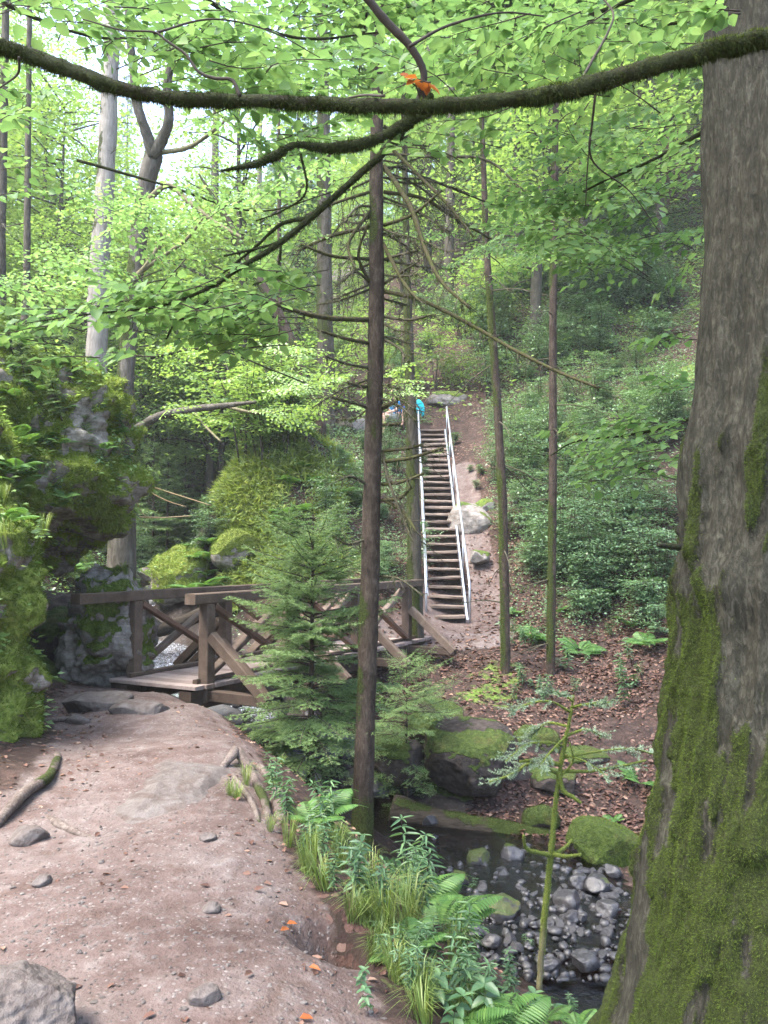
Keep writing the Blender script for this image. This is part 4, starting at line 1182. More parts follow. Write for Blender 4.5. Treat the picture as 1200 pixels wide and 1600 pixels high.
# other trunks standing in the middle distance
def stem_tree(name, label, px, Y, wpx, mat='bark_far', bias=0.0, ext=8, seed=0, dead=10, dl=.8, moss_n=0, group=None, cat='tree', tdn=False, ymin=300):
    q, rq, V, Fs = trunk_from(px, Y, wpx, 90, ext=ext, sides=12, wob=.15, seed=seed)
    # stand it on the ground
    g = float(hf(np.array([q[0][0]]), np.array([q[0][1]]))[0])
    if q[0][2] > g - .2:
        n = 8; add = np.linspace(0, 1, n, endpoint=False)[:, None] * (q[0] - np.array([q[0][0], q[0][1], g - .25])) + np.array([q[0][0], q[0][1], g - .25])
        q = np.vstack([add, q]); rq = np.concatenate([np.full(n, rq[0] * 1.15), rq]); V, Fs = tube(q, rq, 12, .15, seed)
    o = np.array([q[0][0], q[0][1], g])
    t = empty(name, o); tag(t, label, cat, group)
    m = np.clip(tmoss(V, Fs, seed, bias), 0, 1)
    TR = build('trunk', V, Fs, M[mat], t, at={'moss': m}, loc=o); TR.location = (0, 0, 0)
    r = np.random.default_rng(seed + 50)
    if dead:
        for k in range(dead):
            b = MB(); i = r.integers(len(q) // 6, int(len(q) * .8)); az = r.random() * 2 * pi; l = dl * r.uniform(.4, 1.3); d = np.array([cos(az), sin(az), r.normal(-.1, .2)])
            p = catmull([q[i], q[i] + d * l * .5 + [0, 0, -.04 * l], q[i] + d * l + [0, 0, -.22 * l]], 7); V2, F2 = tube(p, [.012 * dl + .006, .004], 5, .2, k); b.add(V2, F2)
            for j in range(3):
                i2 = r.integers(2, 7); d2 = unit(d + r.normal(0, .7, 3)); V2, F2 = tube(np.array([p[i2], p[i2] + d2 * l * .3 + [0, 0, -.05]]), [.006, .003], 4); b.add(V2, F2)
            b.build('dead_branch', M['deadtwig'], t, loc=o).location = (0, 0, 0)
    if moss_n:
        b = MB(); Pp, Nn = sample_surface(V, Fs, moss_n, m ** 2 + .01); fuzz(b, Pp, Nn, .03, .008); o_ = b.build('moss', M['moss'], TR, loc=o); o_.location = (0, 0, 0); tag(o_, kind='stuff')
    return t, q, o


T1 = stem_tree('spruce_tree', 'thin dark mossy trunk right of the earth path to the stairs', [(790, 1045), (788, 900), (785, 780), (778, 650), (768, 500), (760, 380), (755, 250)], 14.3, [15, 14, 12, 9], 'bark_spruce', -.22, seed=11, dead=16, moss_n=3500)
T2 = stem_tree('spruce_tree', 'straight dark spruce trunk between the leafy slope and the earth path', [(860, 1068), (862, 900), (864, 700), (864, 500), (866, 350), (868, 180)], 14.4, [14, 13, 12, 10], 'bark_spruce', -.3, seed=12, dead=18, moss_n=800)
T3 = stem_tree('spruce_tree', 'mossy grey trunk at the left foot of the stairs by the bridge end', [(650, 1005), (647, 850), (644, 700), (641, 600), (637, 480), (635, 380)], 15.5, [24, 20, 16, 11], 'bark_far', .0, seed=13, dead=14, moss_n=2000)
stem_tree('leaning_tree', 'dark trunk leaning to the left behind the mound', [(492, 640), (460, 545), (432, 485), (395, 420)], 21, [15, 17, 14], 'bark_spruce', -.1, seed=14, dead=4, ext=3)
stem_tree('spruce_tree', 'stout grey spruce trunk behind the mound crest', [(511, 700), (508, 520), (507, 400), (505, 150)], 24, [28, 26, 20], 'bark_far', -.1, seed=15, dead=16, ext=10, dl=1.2)
stem_tree('spruce_tree', 'very thin straight stem on top of the mound', [(438, 715), (437, 600), (437, 480), (436, 300)], 21, [9, 8, 6], 'bark_spruce', -.1, seed=16, dead=8, ext=5)
stem_tree('spruce_tree', 'short pale trunk seen between branches above the mound', [(398, 700), (400, 600), (402, 480)], 29, [17, 15, 12], 'bark_pale', -.5, seed=17, dead=3, ext=10)
stem_tree('spruce_tree', 'thick pale trunk on the far left behind the crag', [(150, 620), (155, 430), (165, 280), (172, 120)], 21, [34, 30, 26], 'bark_pale', -.35, seed=18, dead=8, ext=10)
stem_tree('spruce_tree', 'slim grey trunk left of the thick pale one', [(42, 430), (44, 200), (46, 40)], 17, [11, 9, 8], 'bark_far', -.4, seed=19, dead=12, ext=7)
stem_tree('spruce_tree', 'dark trunk at the very left edge of the view', [(1, 380), (5, 220), (8, 60)], 15, [15, 13, 11], 'bark_far', -.3, seed=20, dead=10, ext=7)
stem_tree('spruce_tree', 'white barked trunk standing high on the right slope', [(853, 300), (852, 210), (850, 100)], 44, [16, 14, 12], 'bark_pale', -.9, seed=21, dead=0, ext=8)
stem_tree('spruce_tree', 'thin pale stem on the right slope near the big tree', [(928, 470), (922, 380), (915, 250)], 32, [9, 8, 6], 'bark_pale', -.9, seed=22, dead=3, ext=6)
stem_tree('spruce_tree', 'grey trunk fragment under the bright leaves at the upper right', [(998, 330), (1000, 240), (1002, 120)], 36, [15, 13, 11], 'bark_far', -.5, seed=23, dead=3, ext=8)
stem_tree('spruce_tree', 'dim trunk high on the slope above the stairs', [(700, 560), (702, 400), (705, 200)], 33, [18, 16, 12], 'bark_far', -.4, seed=24, dead=10, ext=9, dl=1.1)
stem_tree('spruce_tree', 'dim trunk between the centre spruce and the thin dark mossy trunk', [(668, 600), (668, 420), (670, 200)], 38, [14, 12, 9], 'bark_far', -.4, seed=25, dead=8, ext=9)
stem_tree('spruce_tree', 'dim trunk left of the centre spruce in the hazy wood', [(330, 560), (334, 380), (338, 150)], 34, [16, 14, 10], 'bark_far', -.4, seed=26, dead=8, ext=9)

for k, (T_, zz0) in enumerate(((T1, 11.8), (T2, 11.8), (T3, 12.8))):  # unseen crowns added to these trunks to shade the stream side
    i_ = np.argmin(abs(T_[1][:, 2] - zz0)); shade_crown(T_[0], T_[2], T_[1][i_][0], T_[1][i_][1], zz0, zz0 + 6, 2.6, 5 + k)
# forked beech behind the crag
tb, q, o = stem_tree('beech_tree', 'forked beech with moss and a low arching bough beyond the crag', [(192, 760), (194, 650), (198, 560), (212, 420), (226, 300), (240, 240)], 15.5, [30, 27, 26, 30], 'bark_beech', -.25, seed=30, dead=0, ext=0, moss_n=3000)
for pts, w in ([(240, 245), (228, 205), (214, 160), (206, 90), (200, 10), (205, -80)], [20, 16, 12, 8]), ([(238, 245), (254, 215), (264, 185), (262, 130), (275, 60), (280, -60)], [20, 17, 13, 9]), \
    ([(252, 238), (290, 232), (320, 215), (350, 190)], [9, 7, 4]), ([(205, 675), (250, 650), (300, 640), (350, 634), (400, 628)], [14, 13, 11, 5]), ([(350, 634), (400, 645), (460, 640)], [6, 3]), \
    ([(224, 320), (262, 290), (300, 320), (340, 350), (380, 372)], [10, 9, 7, 4]), ([(208, 440), (240, 400), (252, 370), (225, 345), (205, 325)], [9, 8, 6, 5]), ([(212, 430), (255, 400), (290, 375), (318, 340)], [8, 6, 3]), ([(300, 640), (320, 665), (345, 690)], [5, 3]):
    b = MB(); branch_px(b, pts, 15.4, w, 8, dY=-.8, seed=len(pts), moss=.35)
    V, Fs, at = b.data(); build('bough', V, Fs, M['bark_beech'] if w[0] > 12 else M['mosstrunk'], tb, at=at, loc=o).location = (0, 0, 0)

# ------------------------------------------------------------------ the big trunk on the right
bo = np.array([1.44, 2.85, -.72])
bt = empty('old_tree', bo); tag(bt, 'huge moss covered tree trunk filling the right edge of the view', 'tree')
nz_, na = 560, 300
zz = np.linspace(-.95, 4.6, nz_); aa = np.linspace(0, 2 * pi, na, endpoint=False)
# left outline measured from the photo
ox = np.array([(950, 1600), (962, 1540), (985, 1420), (1003, 1300), (1020, 1200), (1036, 1090), (1046, 1000), (1053, 880), (1056, 760), (1066, 660), (1079, 540), (1088, 380), (1093, 220), (1096, 100), (1099, 0)], float)
op = P(ox[:, 0], ox[:, 1], 2.78)
edge = np.interp(zz, op[:, 2], op[:, 0]); low = zz < op[0, 2]
edge[low] = op[0, 0] - (op[0, 2] - zz[low]) * .42 - (op[0, 2] - zz[low]) ** 2 * .35
hi = zz > op[-1, 2]; edge[hi] = op[-1, 0] + (zz[hi] - op[-1, 2]) * .02
Rz = np.interp(zz, [-.95, -.5, 0, .5, 1.2, 2.2, 4.6], [.72, .58, .47, .42, .375, .345, .31])
th_ = np.arctan(edge / 2.78); cx = (Rz + .022 + 2.80 * np.sin(th_)) / np.cos(th_)
A2, Z2 = np.meshgrid(aa, zz)
ca, sa = np.cos(A2), np.sin(A2)
q3 = np.stack([ca * 1.0, sa * 1.0, Z2], -1)
flare = sstep(.25, -.9, Z2) * .10 * np.cos(A2 * 5 + .8)
ridg = np.abs(fbm(np.stack([ca * 5.5, sa * 5.5, Z2 * 1.5], -1), 4, 5)) * -.075 + fbm(np.stack([ca * 12, sa * 12, Z2 * 4.5], -1), 3, 6) * .012
lump = fbm(q3 * np.array([2.2, 2.2, 2.0]), 4, 7) * .035
burl = .018 * np.exp(-((Z2 - 2.0) / .16) ** 2) * sstep(.3, 1, np.cos(A2 - pi * 1.05)) + .03 * np.exp(-((Z2 - 1.55) / .1) ** 2) * sstep(.3, 1, np.cos(A2 - pi * 1.2))
mmask = sstep(-.12, .2, fbm(np.stack([ca * 2.3, sa * 2.3, Z2 * .95], -1), 5, 44) * 1.2 + .8 * fbm(np.stack([ca * 9, sa * 9, Z2 * 4], -1), 4, 46) + .16 * sstep(2.4, .6, Z2) - .45 + .30 * np.cos(A2 - pi * 1.06))
mmask = mmask * (1 - .75 * sstep(2.05, 2.5, Z2)) * (1 - .5 * sstep(0.2, .9, np.cos(A2 + .35 * pi)))
mthick = mmask * (.012 + .042 * np.clip(fbm(q3 * np.array([9, 9, 9]), 3, 9) + .2, 0, 1))
RR = Rz[:, None] * (1 + flare) + ridg * .45 + lump + burl + mthick
V = np.stack([cx[:, None] + ca * RR, 2.80 + sa * RR, Z2], -1).reshape(-1, 3)
ii = np.arange(nz_ - 1)[:, None] * na; jj = np.arange(na)[None]; kk = (jj + 1) % na
Fq = [np.stack([ii + jj, ii + kk, ii + na + kk, ii + na + jj], -1).reshape(-1, 4)]
mm = mmask.ravel()
build('trunk', V, Fq, M['bark_big'], bt, at={'moss': mm}, loc=bo).location = (0, 0, 0)
vis = (mm ** 2) * (V[:, 1] < 2.95) * (V[:, 2] < 3.4) * (V[:, 0] < 2.0)
r = np.random.default_rng(4)
Pp, Nn = sample_surface(V, Fq, 95000, vis, r); b = MB(); fuzz(b, Pp, Nn, .011, .0026, r, .55, .3)
o_ = b.build('moss', M['moss_trunk'], bt.children[0], loc=bo); o_.location = (0, 0, 0); tag(o_, kind='stuff')
b = MB(); branch_px(b, [(1060, 855), (1040, 853), (1028, 852)], [2.7, 2.65, 2.6], [12, 9, 6], 8, seed=4, moss=.5); V, Fs, at = b.data(); build('branch_stub', V, Fs, M['bark_big'], bt, at=at, loc=bo).location = (0, 0, 0)

# ------------------------------------------------------------------ small dead mossy sapling by the stream
sb_ = PZ(845, 1525, -1.98); YD = sb_[1]
sd_t = empty('dead_sapling', sb_); tag(sd_t, 'yellow green mossy dead sapling with pale fir sprays at the stream', 'tree')
b = MB(); q = branch_px(b, [(842, 1555), (850, 1440), (861, 1335), (871, 1230), (884, 1155), (893, 1110), (896, 1086)], YD, [10, 9.5, 8, 7, 5.5, 4, 2], 10, 60, wob=.5, seed=2, moss=.75)
V, Fs, at = b.data(); at['moss'] = np.clip(sstep(-2.1, -1.2, V[:, 2]) * .8 + .1, 0, 1)
build('trunk', V, Fs, M['mosstrunk'], sd_t, at=at, loc=sb_).location = (0, 0, 0)
mfz = MB(); Pp, Nn = sample_surface(V, Fs, 5000, at['moss']); fuzz(mfz, Pp, Nn, .014, .004)
ndl, twg = MB(), MB()
r = np.random.default_rng(14)
DB = [([(870, 1208), (830, 1193), (800, 1210), (765, 1222)], 6, 1, -.3), ([(874, 1195), (840, 1188), (812, 1190)], 8, 0, -.2), ([(876, 1205), (920, 1205), (965, 1198), (1010, 1188)], 6, .4, .3), ([(890, 1112), (860, 1096), (825, 1100), (800, 1112)], 4, 1, -.3), ([(893, 1105), (920, 1100), (955, 1098)], 4, 1, -.4),
      ([(888, 1135), (855, 1130), (830, 1150)], 4, 1, .3), ([(884, 1150), (915, 1140), (940, 1150)], 4, .6, .3), ([(880, 1165), (850, 1160), (820, 1165), (790, 1190)], 4, 1, -.4), ([(876, 1185), (930, 1175), (985, 1170), (1020, 1178)], 4, .9, .4), ([(894, 1095), (880, 1085), (865, 1082)], 3, 1, -.3),
      ([(862, 1336), (840, 1332), (822, 1325), (818, 1305)], 8, 0, -.2), ([(864, 1334), (885, 1338), (908, 1335)], 8, 0, -.2), ([(868, 1335), (885, 1322), (893, 1312)], 6, 0, .3), ([(872, 1205), (880, 1235), (895, 1245), (908, 1255)], 9, 0, -.1), ([(874, 1215), (895, 1190), (890, 1160)], 4, 0, -.1),
      ([(885, 1150), (860, 1175), (845, 1195)], 4, .8, -.4), ([(880, 1180), (915, 1190), (950, 1215)], 3, .5, -.3)]
for k, (pts, w, nd, dy) in enumerate(DB):
    b = MB(); q = branch_px(b, pts, YD, [w, w * .5], 6, dY=dy, seed=k + 3, wob=.3, moss=.85); V, Fs, at = b.data(); build('branch', V, Fs, M['mosstrunk'], sd_t, at=at, loc=sb_).location = (0, 0, 0)
    Pp, Nn = sample_surface(V, Fs, 450, None); fuzz(mfz, Pp, Nn, .012, .004)
    if nd:
        A, Bq = [], []
        for j in range(int(34 * nd)):
            i = r.integers(len(q) // 3, len(q)); d0 = unit(q[-1] - q[0]); d = unit(d0 * .7 + np.cross(d0, [0, 0, 1]) * r.choice([-1, 1]) * r.uniform(.4, 1) + [0, 0, r.normal(-.02, .18)]); l = r.uniform(.06, .17)
            A.append(q[i]); Bq.append(q[i] + d * l)
            V, Fs = tube(np.array([q[i], q[i] + d * l]), [.0025, .001], 4); twg.add(V, Fs)
        needles(ndl, A, Bq, 420, .022, .006, r, .5)
for nm, b_, mt in (('moss', mfz, 'moss_bright'), ('needle', ndl, 'needle_pale'), ('twig', twg, 'deadtwig')):
    o_ = b_.build(nm, M[mt], sd_t, loc=sb_); o_.location = (0, 0, 0); tag(o_, kind='stuff')
# ------------------------------------------------------------------ beech sprays
def spray(wood, leaf, p0, p1, r, lsize=.065, sidelen=.3, nside=9, nrm=(0, 0, 1), sag=.08, wr=.004, lod=1, tilt=.35, gapl=.042):
    """flat leafy beech spray from p0 to p1"""
    p0, p1 = np.asarray(p0, float), np.asarray(p1, float); L = np.linalg.norm(p1 - p0); d = unit(p1 - p0)
    nrm = unit(np.asarray(nrm, float) + r.normal(0, tilt * .5, 3)); s = unit(np.cross(nrm, d)); up = np.cross(d, s)
    t = np.linspace(0, 1, 7); k1 = r.normal(0, .06)
    main = p0 + d * (L * t)[:, None] + s * (k1 * L * np.sin(t * 5))[:, None] - np.array([0, 0, 1]) * (sag * L * t ** 2)[:, None]
    V, Fs = tube(main, [wr, wr * .35], 5); wood.add(V, Fs)
    B, D = [], []
    lines = [(main, 1.0)]
    for i in range(nside):
        u = .12 + .85 * (i + r.random() * .5) / nside
        q = np.array([np.interp(u, t, main[:, c]) for c in range(3)]); sg = 1 if i % 2 else -1
        l = sidelen * (1.1 - .7 * u) * r.uniform(.6, 1.2)
        dd = unit(d * .62 + s * sg * .78 + up * r.normal(0, .12)); tt = np.linspace(0, 1, 4)
        ln = q + dd * (l * tt)[:, None] - np.array([0, 0, 1]) * (l * .15 * tt ** 2)[:, None]
        V, Fs = tube(ln, [wr * .5, wr * .2], 4); wood.add(V, Fs); lines.append((ln, 1))
    for ln, _ in lines:
        ll = np.linalg.norm(ln[-1] - ln[0]); n = max(2, int(ll / gapl)); tt = np.linspace(0, 1, len(ln)); dd = unit(ln[-1] - ln[0]); ss = unit(np.cross(up, dd))
        for k in range(n):
            u = (k + .6) / n
            if ln is main and u < .2: continue
            q = np.array([np.interp(u, tt, ln[:, c]) for c in range(3)]); sg = 1 if k % 2 else -1
            B.append(q); D.append(dd * .6 + ss * sg * .8 if k < n - 1 else dd)
    B = np.array(B); D = unit(np.array(D) + r.normal(0, .15, (len(D), 3)) - np.array([0, 0, .12])); N = unit(up + r.normal(0, tilt, (len(B), 3)))
    sz = lsize * r.uniform(.65, 1.2, len(B)); leaves(leaf, B + D * lsize * .12, D, N, sz, sz * .68, r, lod=lod)


# --- the mossy limb arching across the top
lb_o = P(1200, 62, 2.15)
lt = empty('mossy_branch', lb_o); tag(lt, 'long moss bearded branch arching across the top of the view', 'branch')
LM = [(-120, 40), (-40, 58), (0, 72), (90, 102), (170, 132), (250, 151), (320, 156), (400, 158), (500, 161), (600, 165), (700, 164), (800, 155), (880, 142), (960, 122), (1040, 98), (1120, 76), (1200, 60), (1300, 42)]
b = MB(); Yl = np.linspace(2.45, 2.12, len(LM))
q = branch_px(b, LM, Yl, [27, 23, 25, 20, 21, 18, 22, 21, 27, 25, 27, 24], 14, 150, wob=.42, seed=8); V, Fs, at = b.data()
N = vnormals(V, Fs); m = np.clip(.75 + .4 * fbm(V * 9, 3, 5), 0, 1)
build('limb', V, Fs, M['limb'], lt, at={'moss': m}, loc=lb_o).location = (0, 0, 0)
r = np.random.default_rng(21)
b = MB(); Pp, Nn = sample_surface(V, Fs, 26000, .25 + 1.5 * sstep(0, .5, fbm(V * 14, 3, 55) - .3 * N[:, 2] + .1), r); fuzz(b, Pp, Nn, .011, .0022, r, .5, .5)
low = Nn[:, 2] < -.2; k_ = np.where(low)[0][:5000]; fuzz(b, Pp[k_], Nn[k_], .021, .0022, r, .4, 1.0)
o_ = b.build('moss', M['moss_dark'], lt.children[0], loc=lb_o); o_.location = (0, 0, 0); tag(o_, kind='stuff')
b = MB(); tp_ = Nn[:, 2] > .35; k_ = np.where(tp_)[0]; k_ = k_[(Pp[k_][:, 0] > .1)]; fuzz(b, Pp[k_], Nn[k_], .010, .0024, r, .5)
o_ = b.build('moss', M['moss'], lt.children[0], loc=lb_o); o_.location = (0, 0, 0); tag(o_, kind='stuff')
tw, lf = MB(), MB()
for pts, w in ([(375, 150), (362, 125), (335, 122), (310, 112), (290, 85), (262, 65), (240, 50), (190, 47), (130, 30)], [9, 6, 3]), ([(910, 122), (925, 95), (950, 50), (958, 20), (935, -10)], [7, 5, 4]), ([(930, 150), (925, 195), (921, 235), (935, 262), (985, 300), (1030, 362)], [5, 4, 2]), \
    ([(923, 215), (918, 260), (915, 320)], [4, 2]), ([(30, 90), (28, 115), (10, 130), (-20, 150)], [6, 3]), ([(600, 150), (560, 150), (500, 165), (455, 172)], [6, 3]), ([(560, -20), (600, 30), (640, 72), (662, 115), (655, 160)], [16, 18, 15, 20]), ([(640, 72), (700, 40), (780, 20), (850, 25)], [7, 3]), ([(240, 52), (330, 30), (420, 48), (500, 90)], [5, 2]):
    branch_px(tw, pts, 2.2, [q_ * .75 for q_ in w], 7, dY=r.uniform(-.1, .5), seed=len(pts), wob=.3)
tw.build('twig', M['twig'], lt, loc=lb_o).location = (0, 0, 0)

# --- mossy boughs sweeping down from the limb
def bough(label, wood_paths, Y, spr, lsize, seed, name='beech_bough', wmat='limb', lmat='beech', base=None, moss=.7, fz=0):
    r = np.random.default_rng(seed)
    o = P(*wood_paths[0][0][0], Y)
    t = empty(name, o); tag(t, label, 'branch')
    b = MB()
    for k, (pts, w, dy) in enumerate(wood_paths): branch_px(b, pts, Y, w, 8, dY=dy, seed=k + seed, moss=moss, wob=.3)
    V, Fs, at = b.data(); build('limb', V, Fs, M[wmat], t, at=at, loc=o).location = (0, 0, 0)
    if fz:
        f = MB(); Pp, Nn = sample_surface(V, Fs, fz, None, r); fuzz(f, Pp, Nn, .014, .003, r, .5, .6); o_ = f.build('moss', M['moss_dark'], t.children[0], loc=o); o_.location = (0, 0, 0); tag(o_, kind='stuff')
    tw, lf = MB(), MB()
    for (x0, y0, x1, y1, n, ya, yb_, Lp, ang) in spr:
        for _ in range(n):
            px, py, y = r.uniform(x0, x1), r.uniform(y0, y1), r.uniform(ya, yb_); L = Lp * r.uniform(.7, 1.3) / F * y
            a = radians(ang + r.normal(0, 28)); dirv = np.array([cos(a), r.normal(0, .55), sin(a) * .55]); dirv = unit(dirv)
            c = P(px, py, y); spray(tw, lf, c - dirv * L * .5, c + dirv * L * .5, r, lsize, L * .42, max(5, int(L / .075)), (r.normal(0, .15), -.12 + r.normal(0, .15), 1), wr=.0028)
    if lf.n:
        w_ = tw.build('twig', M['twig'], t, loc=o); w_.location = (0, 0, 0); tag(w_, kind='stuff'); l_ = lf.build('leaves', M[lmat], w_, loc=o); l_.location = (0, 0, 0); tag(l_, kind='stuff')
    return t


bough('dark mossy bough crossing the centre and running down to the lower left', [([(672, 150), (650, 178), (620, 215), (598, 240), (540, 292), (480, 345), (430, 385), (380, 415), (330, 448), (250, 478), (130, 492), (40, 505)], [20, 18, 12, 10, 9, 6, 3, 1.5], -.3), ([(470, 352), (430, 380), (350, 400)], [6, 3], -.2), ([(490, 340), (440, 350), (400, 385), (345, 430)], [8, 5, 3], .3),
       ([(330, 448), (325, 470), (275, 505), (260, 530)], [5, 3], 0), ([(440, 378), (430, 430), (395, 445)], [4, 2], 0), ([(250, 478), (200, 470), (150, 480)], [4, 2], .2), ([(470, 240), (478, 300), (440, 330), (400, 345)], [4, 3, 2], .2)], 3.4,
      [(140, 440, 430, 545, 17, 3.0, 3.6, 190, 185), (20, 480, 200, 560, 9, 3.0, 3.6, 150, 185), (330, 500, 440, 560, 4, 3.1, 3.6, 130, 200), (380, 400, 480, 450, 3, 3.2, 3.6, 110, 190)], .062, 31, fz=5000)
bough('broken mossy bough with a bare reddish tip pointing left', [([(690, 160), (650, 183), (600, 212), (560, 226), (505, 231), (460, 226), (430, 243), (400, 256), (345, 267)], [18, 21, 15, 19, 15, 9, 15, 11, 3], -.35)], 3.1, [], .06, 32, fz=5000, name='broken_bough')
bough('leafy beech twigs at the top left corner with sky between them', [([(-40, -20), (60, 30), (170, 60), (300, 40)], [8, 6, 4, 2], .4)], 3.6, [(-20, -20, 330, 100, 15, 2.8, 4.6, 210, 10), (-20, 120, 180, 200, 4, 3, 4.4, 150, 10), (0, 180, 60, 330, 3, 3, 4.4, 120, 10)], .068, 33)
bough('leafy beech twigs along the top between left and centre', [([(260, -40), (360, 20), (470, 60), (600, 50)], [9, 7, 5, 3], .5)], 3.8, [(280, -30, 560, 140, 25, 2.7, 5, 210, 5), (330, 150, 560, 240, 9, 3.2, 5, 170, 0)], .068, 34)
bough('leafy beech twigs across the top right of the centre', [([(1100, -60), (960, 10), (820, 50), (690, 60)], [9, 7, 5, 3], .4)], 3.8, [(600, -30, 900, 140, 27, 2.7, 5, 210, 175), (640, 140, 800, 240, 5, 3, 4.6, 150, 180)], .068, 35)
bough('bright leafy beech twigs in the top right beside the huge trunk', [([(1120, 20), (1020, 40), (930, 30), (850, 60)], [8, 6, 4, 2], .5)], 3.6, [(870, -30, 1110, 130, 20, 2.9, 4.8, 200, 175)], .066, 36)
bough('bright yellow green beech sprays hanging below the limb at the right', [([(1110, 200), (1020, 250), (930, 290), (860, 330)], [7, 5, 4, 2], .6)], 4.2, [(850, 170, 1100, 300, 17, 3.6, 5.4, 200, 190), (820, 290, 1100, 400, 17, 3.8, 5.4, 200, 185), (880, 390, 1080, 430, 4, 4, 5, 130, 190)], .062, 37)
bough('small bright beech branch in front of the leafy slope at the right', [([(1110, 640), (1050, 665), (980, 680), (900, 690), (860, 712)], [6, 5, 3, 2], .3)], 4.0, [(890, 655, 1060, 730, 9, 3.7, 4.4, 160, 185), (960, 690, 1050, 755, 3, 3.7, 4.3, 120, 190), (1020, 520, 1090, 620, 5, 3.8, 4.4, 110, 180)], .058, 38)
bough('few beech leaves hanging in front of the huge trunk at its top', [([(1140, -10), (1130, 10), (1120, 20)], [3, 2], 0)], 2.2, [(1115, 0, 1145, 25, 2, 2.15, 2.25, 60, 185)], .05, 39)
bough('beech sprays hanging behind the old spruce at the left', [([(120, 250), (260, 290), (400, 330), (520, 300)], [5, 4, 3, 2], .8)], 7, [(90, 300, 470, 420, 20, 6.5, 9.5, 150, 10), (280, 180, 560, 300, 8, 6, 9, 130, 5), (20, 380, 260, 480, 9, 6, 9, 150, 0)], .065, 40)
bough('beech sprays behind the old spruce at the right', [([(620, 260), (720, 300), (820, 340)], [4, 3, 2], .8)], 9, [(620, 250, 860, 420, 12, 8.5, 12, 110, 175)], .065, 41)
bough('beech sprays lit from above beyond the crag and the old spruce', [([(230, 560), (330, 545), (430, 580), (480, 600)], [4, 3, 2], .8)], 12, [(240, 540, 520, 650, 20, 11, 15, 110, 5), (540, 560, 640, 640, 7, 12, 16, 90, 0)], .07, 42, lmat='beech_far')
bough('orange withered beech leaves beside the top of the centre trunk', [([(655, 150), (650, 135), (640, 128)], [3, 2], 0)], 2.3, [(630, 125, 672, 138, 1, 2.25, 2.35, 40, 180)], .04, 43, lmat='orange')

# ------------------------------------------------------------------ background trees
def far_beech(seed, H=15, n_cl=80, per=150, ls=.16):
    r = np.random.default_rng(seed); tk, lf = MB(), MB()
    x = r.normal(0, .35, 2); tp = catmull([(0, 0, -.6), (x[0] * .3, x[1] * .3, H * .3), (x[0], x[1], H * .6), (x[0] * 1.3, x[1] * 1.3, H * .95)], 24)
    V, Fs = tube(tp, [.2, .15, .09, .02], 9, .12, seed); tk.add(V, Fs, moss=.3)
    B, D, N = [], [], []
    for k in range(n_cl):
        u = r.uniform(.22, 1); z = H * u; o = np.array([np.interp(z, tp[:, 2], tp[:, 0]), np.interp(z, tp[:, 2], tp[:, 1]), z])
        L = H * .30 * (1.15 - .75 * abs(u - .5)) * r.uniform(.35, 1.0); az = r.random() * 2 * pi; d = np.array([cos(az), sin(az), r.uniform(-.1, .45)])
        e = o + d * L
        if k % 2 == 0: V, Fs = tube(catmull([o, o + d * L * .5 + [0, 0, .1 * L], e], 6), [.04, .01], 5, .2, k); tk.add(V, Fs, moss=.4)
        n = int(per * r.uniform(.5, 1.4)); c = r.normal(0, 1, (n, 3)) * [L * .24 + .25, L * .24 + .25, .13] + [0, 0, 0]
        c[:, 2] -= .10 * (c[:, 0] ** 2 + c[:, 1] ** 2)
        B.append(e * .82 + o * .18 + c); a = r.random(n) * 2 * pi; D.append(np.stack([np.cos(a), np.sin(a), r.normal(-.15, .2, n)], -1)); N.append(np.array([0, 0, 1]) + r.normal(0, .35, (n, 3)))
    B, D, N = map(np.vstack, (B, D, N)); sz = ls * r.uniform(.6, 1.25, len(B)); leaves(lf, B, D, unit(N), sz, sz * .62, r, lod=0)
    return tk, lf


def far_spruce(seed, H=20, ls=.3, start=.25):
    r = np.random.default_rng(seed); tk, lf = MB(), MB()
    tp = np.stack([np.zeros(20), np.zeros(20), np.linspace(-.6, H, 20)], -1); V, Fs = tube(tp, [.19, .14, .02], 9, .1, seed); tk.add(V, Fs, moss=.1)
    z = H * .1
    while z < H - .3:
        f = (H - z) / H
        for k in range(5):
            az = r.random() * 2 * pi; L = (.5 + 2.6 * min(1, f * 1.2)) * r.uniform(.55, 1.1); d = np.array([cos(az), sin(az), 0]); s = np.array([-sin(az), cos(az), 0]); t = np.linspace(0, 1, 7)
            pts = np.array([0, 0, z + r.normal(0, .12)]) + d * (L * t)[:, None] + np.array([0, 0, 1]) * (L * (.1 * t - .45 * t ** 2 + .18 * t ** 3))[:, None]
            V, Fs = tube(pts, [.022, .006], 4); tk.add(V, Fs, moss=.2)
            if z < H * start * r.uniform(.7, 1.3): continue
            n = int(46 * L); u = .15 + .85 * r.random(n); q = np.stack([np.interp(u, t, pts[:, c]) for c in range(3)], -1)
            sg = r.choice([-1, 1], n)[:, None]; D = unit(d * .6 + s * sg * r.uniform(.2, .9, n)[:, None] + np.array([0, 0, -.35]) + r.normal(0, .2, (n, 3)))
            l = ls * (1.2 - .7 * u) * r.uniform(.6, 1.3, n); leaves(lf, q, D, unit(np.array([0, 0, 1]) + r.normal(0, .4, (n, 3))), l, l * .16, r, lod=0)
        z += .42
    return tk, lf


def proto(name, parts, mats):
    t = empty(name)
    for (pn, mb), mt in zip(parts, mats): mb.build(pn, M[mt], t)
    return t


